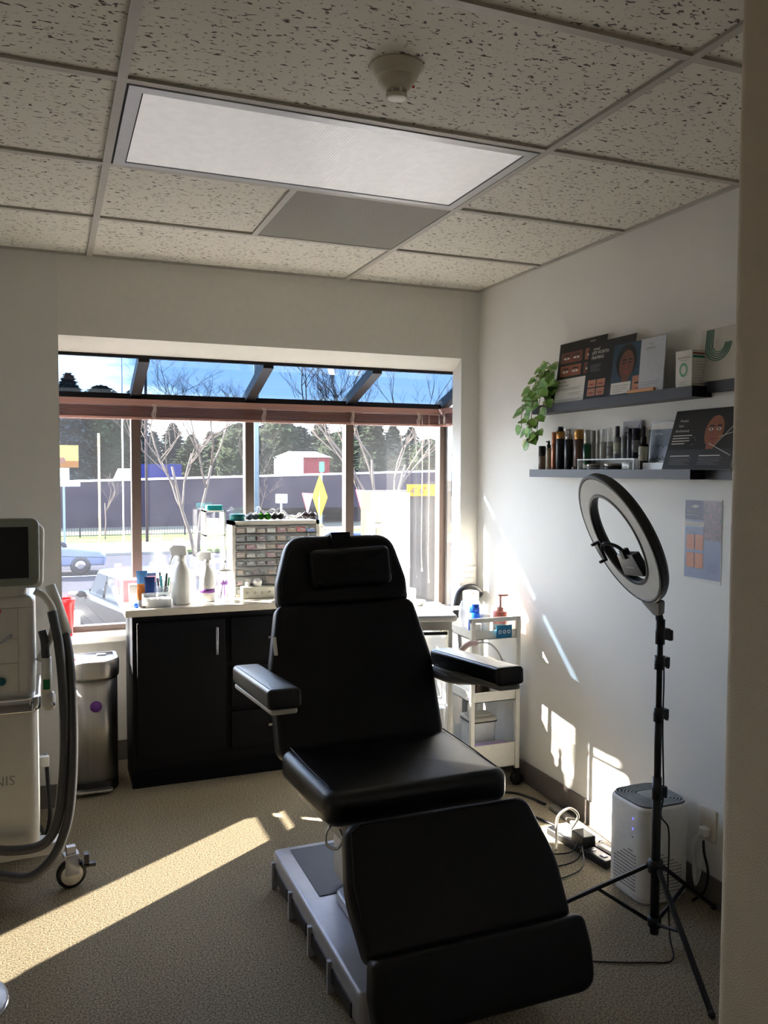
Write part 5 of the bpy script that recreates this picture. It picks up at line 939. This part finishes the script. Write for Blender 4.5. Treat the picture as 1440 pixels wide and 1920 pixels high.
# ---- evergreens
pinem = mat('conifer_needles', (22, 30, 22), .9, c2=(40, 47, 28), vscale=1.2); pinem2 = mat('conifer_blue', (24, 30, 34), .9, c2=(36, 46, 42), vscale=1.2); barkd = mat('conifer_bark', (44, 38, 36), .9)
def conifer_mesh(seed, n, w_, rnd, m_, leaf_):
    random.seed(seed); b = MB(m_)
    prof = [(.22, .10), (.42, .18), (.40, .45), (.26, .70), (.12, .88), (.02, .98)] if not rnd else [(.2, .18), (.42, .32), (.46, .55), (.38, .78), (.2, .92), (.02, .99)]
    b.lathe([(r_*w_*.72, z) for r_, z in prof], m_, None, 10)
    for i in range(n):
        t_ = random.random()**.8; z = .10+.88*t_
        for (r0, z0), (r1, z1) in zip(prof, prof[1:]):
            if z0 <= z <= z1: rr = r0+(r1-r0)*(z-z0)/(z1-z0); break
        else: rr = .05
        a = random.uniform(0, 2*pi); rr *= w_*random.uniform(.7, 1.18); s = leaf_*random.uniform(.5, 1.3)
        c = Vector((rr*cos(a), rr*sin(a), z)); d = Vector((cos(a), sin(a), random.uniform(-.7, .3))).normalized()*s; q = Vector((-sin(a), cos(a), random.uniform(-.4, .4)))*s*.5
        b.add([c-d*.3-q, c-d*.3+q, c+d], [(0, 1, 2)])
    return b
protos = []
def evergreen(kind, x, y, h_, lb, grp, rz=0, wscale=1):
    key = kind
    r = thing('evergreen_tree', lb, 'tree', (x, y, GZ), rz, grp); r.scale = (h_*wscale, h_*wscale, h_)
    for nm, me in PROTO[kind]:
        o = bpy.data.objects.new(nm, me); COL.objects.link(o); o.parent = r
def mkproto(seed, n, w_, rnd, m_, leaf_):
    b = conifer_mesh(seed, n, w_, rnd, m_, leaf_); t_ = MB(barkd); t_.tube([(0, 0, 0), (0, 0, .3)], [.02, .014], n=7)
    out = []
    for nm, bb in (('foliage', b), ('trunk', t_)):
        me = bpy.data.meshes.new(nm); me.from_pydata([tuple(p) for p in bb.v], [], bb.f)
        for m2 in bb.mats: me.materials.append(m2)
        me.update(); out.append((nm, me))
    return out
PROTO = {0: mkproto(1, 1500, .62, False, pinem, .055), 1: mkproto(2, 1500, .95, True, pinem, .055), 2: mkproto(3, 1400, .5, False, pinem2, .055), 3: mkproto(4, 3800, .85, True, pinem, .035), 4: mkproto(5, 3800, .62, False, pinem2, .035)}
random.seed(8)
for i in range(44):
    y = 104+(i*37 % 5)*9+random.uniform(-2, 2); ang = -.06+i*.0215; x = (y+2.19)*math.tan(ang)-.18
    hh = random.uniform(8.0, 10.5)*(y/120)*(1.22 if 17 <= i <= 21 else 1)
    evergreen(random.choice((0, 1, 2)), x, y, hh, 'dark evergreen in the distant tree line beyond the elevated roadway', 'distant tree line', random.uniform(0, 6), 1.15)
for i, (x, y, h_, k, lb) in enumerate(((1.4, 75, 12.0, 4, 'tall blue green evergreen nearest the left window jamb'), (4.2, 77, 11.2, 3, 'broad evergreen beside the tall left one behind the pale pole'), (6.9, 78, 11.0, 4, 'evergreen just left of the first window mullion'), (-2.6, 78, 12.4, 3, 'broad evergreen behind the left window jamb'), (-7.4, 76, 11.5, 4, 'evergreen farthest left beyond the road'))):
    evergreen(k, x, y, h_, lb, None, i, .8)
for x, y, h_, lb in ((27.5, 104, 11.0, 'broad bushy evergreen behind the red and white building'), (18.5, 86, 8.6, 'rounded green tree left of the red and white building')): evergreen(1, x, y, h_, lb, None, 1.0, .9)
# ---- bare trees
twig = mat('bare_bark', (84, 74, 66), .9, vary=.15, vscale=4); twigd = mat('bare_bark_dark', (66, 58, 56), .9, vary=.15, vscale=4)
def bare(label, x, y, h_, r0, seed, stems, m_, depth=5, spread=.55):
    random.seed(seed); r = thing('bare_tree', label, 'tree', (x, y, GZ)); tr = MB(m_); br = MB(m_)
    def grow(b, p, d, ln, rad, lv):
        n = 4; pts = [p]; q = Vector(p); dd = Vector(d)
        for k in range(n):
            dd = (dd+Vector((random.uniform(-.16, .16), random.uniform(-.16, .16), random.uniform(-.04, .14)))).normalized(); q = q+dd*ln/n; pts.append(q.copy())
        b.tube(pts, [rad*(1-.38*k/n) for k in range(n+1)], n=5 if lv > 1 else 4)
        if lv <= 0: return
        for k in range(3 if lv > 1 else 4):
            t_ = random.uniform(.35, 1.0); i = min(n, int(t_*n)+1); pp = pts[i]
            a = random.uniform(0, 2*pi); nd = (dd+Vector((cos(a), sin(a), random.uniform(-.15, .45)))*spread*random.uniform(.7, 1.5)).normalized()
            grow(br, pp, nd, ln*random.uniform(.5, .78), rad*.56, lv-1)
    for sx_, sy_, lean in stems: grow(tr, Vector((sx_, sy_, 0)), Vector((lean, random.uniform(-.05, .05), 1)).normalized(), h_*.42, r0, depth)
    # continue leaders
    tr.build('trunk', r, True); br.build('branches', r, True)
bare('bare branching tree on the verge seen left of the second window mullion', 5.35, 32.6, 9.0, .085, 4, ((0, 0, -.10), (.12, 0, .12)), twig, 6, .8)
bare('bare tree with several upright stems behind the white reflection slab', 11.2, 27.5, 9.5, .08, 9, ((0, 0, -.08), (.35, 0, .02), (.6, .1, .12)), twig, 5)
bare('thin bare tree beside the yellow diamond sign', 9.0, 36.8, 7.0, .05, 21, ((0, 0, .05),), twigd, 5)
bare('small bare tree standing before the left evergreens', 2.3, 40.8, 4.6, .035, 33, ((0, 0, 0),), twig, 3)
# ---- poles and signs
polem = mat('galvanised_pole', (108, 120, 124), .5, .3)
def pole(nm, label, x, y, z1, r_, m_): b = MB(m_); b.cyl((x, y, GZ), (x, y, z1), r_, None, None, 10); tag(b.build(nm), label, 'pole')
pole('street_pole', 'tall dark pole just right of the first window mullion', 4.11, 39.0, 9, .07, twigd); pole('street_pole', 'grey green signal pole right of the second window mullion', 6.74, 27.5, 9, .10, polem)
pole('street_pole', 'slim pale pole just left of the first window mullion', 3.0, 38.6, 9, .035, whitep); pole('street_pole', 'short pale pole between the left evergreens and the highway truck', 1.95, 38.6, 3.2, .05, mat('tan_pole', (196, 170, 120), .6))
yel = mat('sign_yellow', (190, 146, 0), .5)
def sign(nm, label, x, y, zc, rz, mk, pr_=.03):
    r = thing(nm, label, 'sign', (x, y, GZ)); Ms_ = T(x, y, zc, rz) @ Matrix.Rotation(pi/2, 4, 'X'); mk(r, Ms_)
    b = MB(polem); b.cyl((x, y+.03, GZ), (x, y+.03, zc), pr_, None, None, 8); b.build('post', r)
def mk1(r, M): b = MB(yel); b.pad([(-.53, 0), (0, -.53), (.53, 0), (0, .53)], 0, .012, 0, None, M); b.box((-.03, -.16, .0125), (.03, .12, .014), inkk, M); b.box((-.03, -.25, .0125), (.03, -.2, .014), inkk, M); b.build('sign_plate', r); b = MB(yel); b.pad(rrect(.42, .30, .02, 2, 0, -.80), 0, .012, 0, None, M); b.box((-.02, -.9, .0125), (.02, -.72, .014), inkk, M); b.build('lower_plate', r)
sign('diamond_sign', 'yellow diamond warning sign turned edgeways above a small yellow plate', 5.83, 16.94, .90, radians(-88), mk1)
def mk2(r, M): b = MB(inkw); b.pad([(-.36, .3), (0, -.34), (.36, .3)], 0, .012, 0, None, M); b.build('sign_plate', r); b = MB(redp); O = [(-.36, .3), (0, -.34), (.36, .3)]; I_ = [(-.24, .23), (0, -.19), (.24, .23)]; b.add([(p[0], p[1], .0126) for p in O+I_], [(i, (i+1) % 3, 3+(i+1) % 3, 3+i) for i in range(3)], None, M); b.text('YIELD', -.16, .11, .12, .0127, None, M); b.build('red_border', r)
sign('yield_sign', 'red and white yield sign left of the yellow diamond sign', 7.27, 22.81, .52, radians(-78), mk2); sign('yield_sign', 'red and white yield sign right of the third window mullion', 7.47, 18.43, .72, radians(-80), mk2)
def mk3(r, M): b = MB(mat('sign_back', (196, 200, 206), .5)); b.pad(rrect(.34, .26, .02, 2), 0, .012, 0, None, M); b.build('sign_plate', r)
sign('blank_sign', 'pale rectangular sign plate standing left of the yield sign', 6.0, 21.17, .72, radians(-20), mk3)
def mk4(r, M): b = MB(mat('sign_green', (60, 110, 92), .5)); b.pad(rrect(.20, .36, .02, 2), 0, .012, 0, None, M); b.build('sign_plate', r)
sign('green_sign', 'small green sign plate above the yellow diamond sign', 8.9, 26.5, 1.66, radians(-40), mk4)
r = thing('roadside_billboard', 'cream coloured roadside billboard with white panels beneath at the left window edge', 'billboard', (.3, 30, GZ))
b = MB(mat('billboard_cream', (170, 140, 70), .6, emit=0)); b.box((-.9, 30, 1.72), (.80, 30.1, 2.40)); b.build('upper_board', r); b = MB(mat('billboard_tan', (112, 74, 38), .6)); b.box((-.9, 29.98, 1.60), (.80, 30.1, 1.84)); b.poly(circ(.11, 12, .25, 1.86), 0, mat('billboard_brown', (96, 56, 40), .6), frame((0, 29.97, 0), (1, 0, 0), (0, 0, 1))); b.build('lower_band', r)
b = MB(inkw); b.box((-.9, 30, 1.16), (.48, 30.1, 1.58)); b.build('white_panel', r); b = MB(inkw); b.box((-.9, 29.95, .92), (.84, 30.05, 1.14)); b.text('S', .30, .94, .22, .0, inkg, frame((0, 29.94, 0), (1, 0, 0), (0, 0, 1))); b.build('white_panel', r)
for x in (.25, -.7): b = MB(polem); b.box((x, 30.1, GZ), (x+.08, 30.18, 2.3)); b.build('post', r)
r = thing('small_building', 'small red building with a white side wall beyond the elevated roadway', 'building', (27, 90, GZ))
b = MB(inkw); b.box((24.9, 89, GZ-.1), (26.5, 96, 3.0)); b.build('white_wall', r); b = MB(mat('brick_red', (96, 28, 32), .8, vary=.1, vscale=2)); b.box((26.5, 89, GZ-.1), (29.6, 96, 3.0)); b.build('red_wall', r)
b = MB(mat('roof_grey', (150, 148, 150), .8)); b.add([(24.7, 88.8, 3.0), (29.8, 88.8, 3.0), (29.8, 96.2, 3.0), (24.7, 96.2, 3.0), (25.6, 92, 3.7), (28.9, 92, 3.7)], [(0, 1, 5, 4), (1, 2, 5), (2, 3, 4, 5), (3, 0, 4), (0, 3, 2, 1)]); b.build('roof', r)
# ---- vehicles
def car(nm, label, x, y, rz, bm, prof, gh, wheels, W=1.78, cat='car', glassm=None, z=GZ):
    r = thing(nm, label, cat, (x, y, z), rz); Mv = Matrix.Rotation(pi/2, 4, 'X')
    b = MB(bm); b.pad(roundpoly(prof, .06, 3), -W/2, W/2, .09, None, Mv, 4); b.build('body', r, True)
    glassm = glassm or mat('car_glass', (34, 40, 48), .08)
    b = MB(bm); Wt = W-.30; cx_ = sum(p[0] for p in gh)/len(gh)
    b.pad(roundpoly(gh, .08, 3), -Wt/2, Wt/2, .12, None, Mv, 4); b.build('cabin', r, True)
    top_z = max(p[1] for p in gh); bot = min(p[1] for p in gh)
    xs_ = sorted(p[0] for p in gh); x0_, x1_ = xs_[0], xs_[-1]; xt0, xt1 = min(p[0] for p in gh if p[1] > top_z-.05), max(p[0] for p in gh if p[1] > top_z-.05)
    nw = 3; 
    for sgn in (-1, 1):
        for k in range(nw):
            a0 = k/nw+.025; a1 = (k+1)/nw-.025
            P_ = [(x0_+.12+(x1_-x0_-.3)*a0, bot+.05), (x0_+.12+(x1_-x0_-.3)*a1, bot+.05), (xt0+.1+(xt1-xt0-.16)*a1, top_z-.09), (xt0+.1+(xt1-xt0-.16)*a0, top_z-.09)]
            b = MB(glassm); yy = sgn*(Wt/2+.004); b.add([(px_, -yy, pz_) for px_, pz_ in P_]+[(px_, -yy+sgn*.01, pz_) for px_, pz_ in P_], [(0, 1, 2, 3), (7, 6, 5, 4)]); b.build('side_window', r, True)
    b = MB(glassm); b.add([(x1_-.02+.0, -Wt/2+.1, bot+.04), (x1_-.02, Wt/2-.1, bot+.04), (xt1+.04, Wt/2-.16, top_z-.05), (xt1+.04, -Wt/2+.16, top_z-.05)], [(0, 1, 2, 3)], None, Matrix.Translation((.02, 0, .02))); b.build('windscreen', r, True)
    b = MB(glassm); b.add([(x0_+.02, -Wt/2+.1, bot+.08), (x0_+.02, Wt/2-.1, bot+.08), (xt0-.02, Wt/2-.16, top_z-.08), (xt0-.02, -Wt/2+.16, top_z-.08)], [(3, 2, 1, 0)], None, Matrix.Translation((-.03, 0, .02))); b.build('rear_window', r, True)
    for wx in wheels[0]:
        for sgn in (-1, 1):
            R_ = wheels[1]; Mw_ = Matrix.Translation((wx, sgn*(W/2-.09), R_)) @ Matrix.Rotation(pi/2, 4, 'X')
            b = MB(blackmat); b.lathe([(R_*.6, -.11), (R_*.93, -.11), (R_, -.07), (R_, .07), (R_*.93, .11), (R_*.6, .11)], None, Mw_, 22); wo = b.build('wheel', r, True)
            b = MB(chrome); b.lathe([(.001, -.112), (R_*.3, -.115), (R_*.62, -.108)], None, Mw_, 14); b.lathe([(R_*.62, .108), (R_*.3, .115), (.001, .112)], None, Mw_, 14); b.build('hub_cap', wo, True)
    xe = min(p[0] for p in prof); xf = max(p[0] for p in prof)
    for sgn in (-1, 1):
        b = MB(mat('tail_lamp', (150, 14, 18), .2)); b.ell((xe+.12, sgn*(W/2-.16), .92), (.13, .16, .17), None, None, 10, 6); b.build('tail_lamp', r, True)
        b = MB(chrome); b.ell((xf-.16, sgn*(W/2-.22), .68), (.14, .18, .08), None, None, 10, 6); b.build('headlamp', r, True)
        b = MB(bm); b.ell((x1_-.35, sgn*(W/2+.05), bot+.05), (.08, .10, .07), None, None, 8, 6); b.build('mirror', r, True)
    return r
sedan = [(-2.25, .32), (2.22, .32), (2.28, .62), (2.05, .80), (1.15, .93), (-1.9, .98), (-2.2, .9)]; sgh = [(-1.85, .9), (1.05, .88), (.25, 1.42), (-1.0, 1.45)]
car('silver_car', 'silver car driving right along the road at the left window edge', -.72, 28.1, 0, mat('car_silver', (92, 98, 116), .4, .0), sedan, sgh, ((-1.4, 1.45), .33))
suvp = [(-2.25, .40), (2.2, .40), (2.28, .75), (2.1, 1.0), (1.25, 1.1), (-2.1, 1.14), (-2.3, .95)]; suvg = [(-2.1, 1.05), (1.2, 1.05), (.45, 1.62), (-1.7, 1.64)]
car('dark_suv', 'dark parked sports utility car below the left window pane', 1.50, 14.5, radians(103), mat('car_dark', (8, 8, 11), .3, .0), suvp, suvg, ((-1.35, 1.38), .36), 1.86)
car('blue_car', 'small blue car parked beyond the headrest right of the third window mullion', 9.4, 25.0, radians(12), mat('car_blue', (44, 62, 104), .3, .0), sedan, sgh, ((-1.4, 1.45), .33))
car('grey_car', 'grey parked car low in the right window pane', 6.6, 13.4, radians(95), mat('car_grey', (84, 88, 96), .3, .0), sedan, sgh, ((-1.4, 1.45), .33))
car('silver_car', 'silver parked car beyond the right side light', 9.0, 15.2, radians(85), mat('car_silver', (0, 0, 0)), sedan, sgh, ((-1.4, 1.45), .33))
r = thing('box_truck', 'blue truck with a white cab driving on the elevated roadway', 'truck', (6.8, 64, -.8))
b = MB(mat('truck_blue', (24, 30, 76), .5)); b.box((-1.0, -1.1, .5), (2.4, 1.1, 2.75)); b.build('cargo_box', r, True); b = MB(whitep); b.pad(roundpoly([(-2.6, .4), (-1.1, .4), (-1.1, 2.4), (-2.1, 2.4), (-2.5, 1.5)], .12, 3), -1.05, 1.05, .1, None, Matrix.Rotation(pi/2, 4, 'X')); b.build('cab', r, True)
for wx in (-1.9, 1.6): b = MB(blackmat); b.lathe([(.3, -1.0), (.45, -1.0), (.45, 1.0), (.3, 1.0)], None, Matrix.Translation((wx, 0, .45)) @ Matrix.Rotation(pi/2, 4, 'X'), 18); b.build('wheel', r, True)
# white slab added for a reflection in the right pane, then the beige pillar
r = thing('reflection_slab', 'tall bright white slab added outside to stand in for a reflection in the right window pane', 'slab', (3.23, 6.3, GZ)); b = MB(mat('slab_white', (250, 250, 248), .6)); b.box((3.09, 6.05, GZ), (3.42, 6.35, 1.30)); b.build('slab_body', r)
r = thing('beige_pillar', 'beige pillar carrying a yellow clearance sign outside the right window pane', 'pillar', (5.6, 11.2, GZ))
b = MB(mat('pillar_beige', (52, 48, 42), .8)); b.box((5.05, 11.0, GZ), (6.1, 12.0, 1.18)); b.build('pillar_shaft', r)
b = MB(mat('sign_orange', (180, 104, 4), .5)); b.box((5.52, 10.93, 1.10), (6.05, 10.99, 1.30)); b.text("4' 6\"", 5.56, 1.13, .17, .0, inkk, frame((0, 10.925, 0), (1, 0, 0), (0, 0, 1))); b.build('clearance_sign', r)

for nm in ('asphalt', 'pale_concrete', 'verge_grass', 'car_park_asphalt', 'far_ground', 'roadway_wall', 'roadway_dark', 'parapet_pale', 'iron_black', 'conifer_needles', 'conifer_blue', 'conifer_bark', 'bare_bark', 'bare_bark_dark', 'galvanised_pole', 'sign_yellow', 'sign_back', 'sign_green', 'billboard_cream', 'billboard_tan', 'brick_red', 'roof_grey', 'truck_blue', 'pillar_beige', 'sign_orange', 'tan_pole'):
    MATS[nm].node_tree.nodes['Principled BSDF'].inputs['Specular IOR Level'].default_value = .06
for nm in ('car_silver', 'car_dark', 'car_blue', 'car_grey', 'car_glass'): MATS[nm].node_tree.nodes['Principled BSDF'].inputs['Specular IOR Level'].default_value = .12
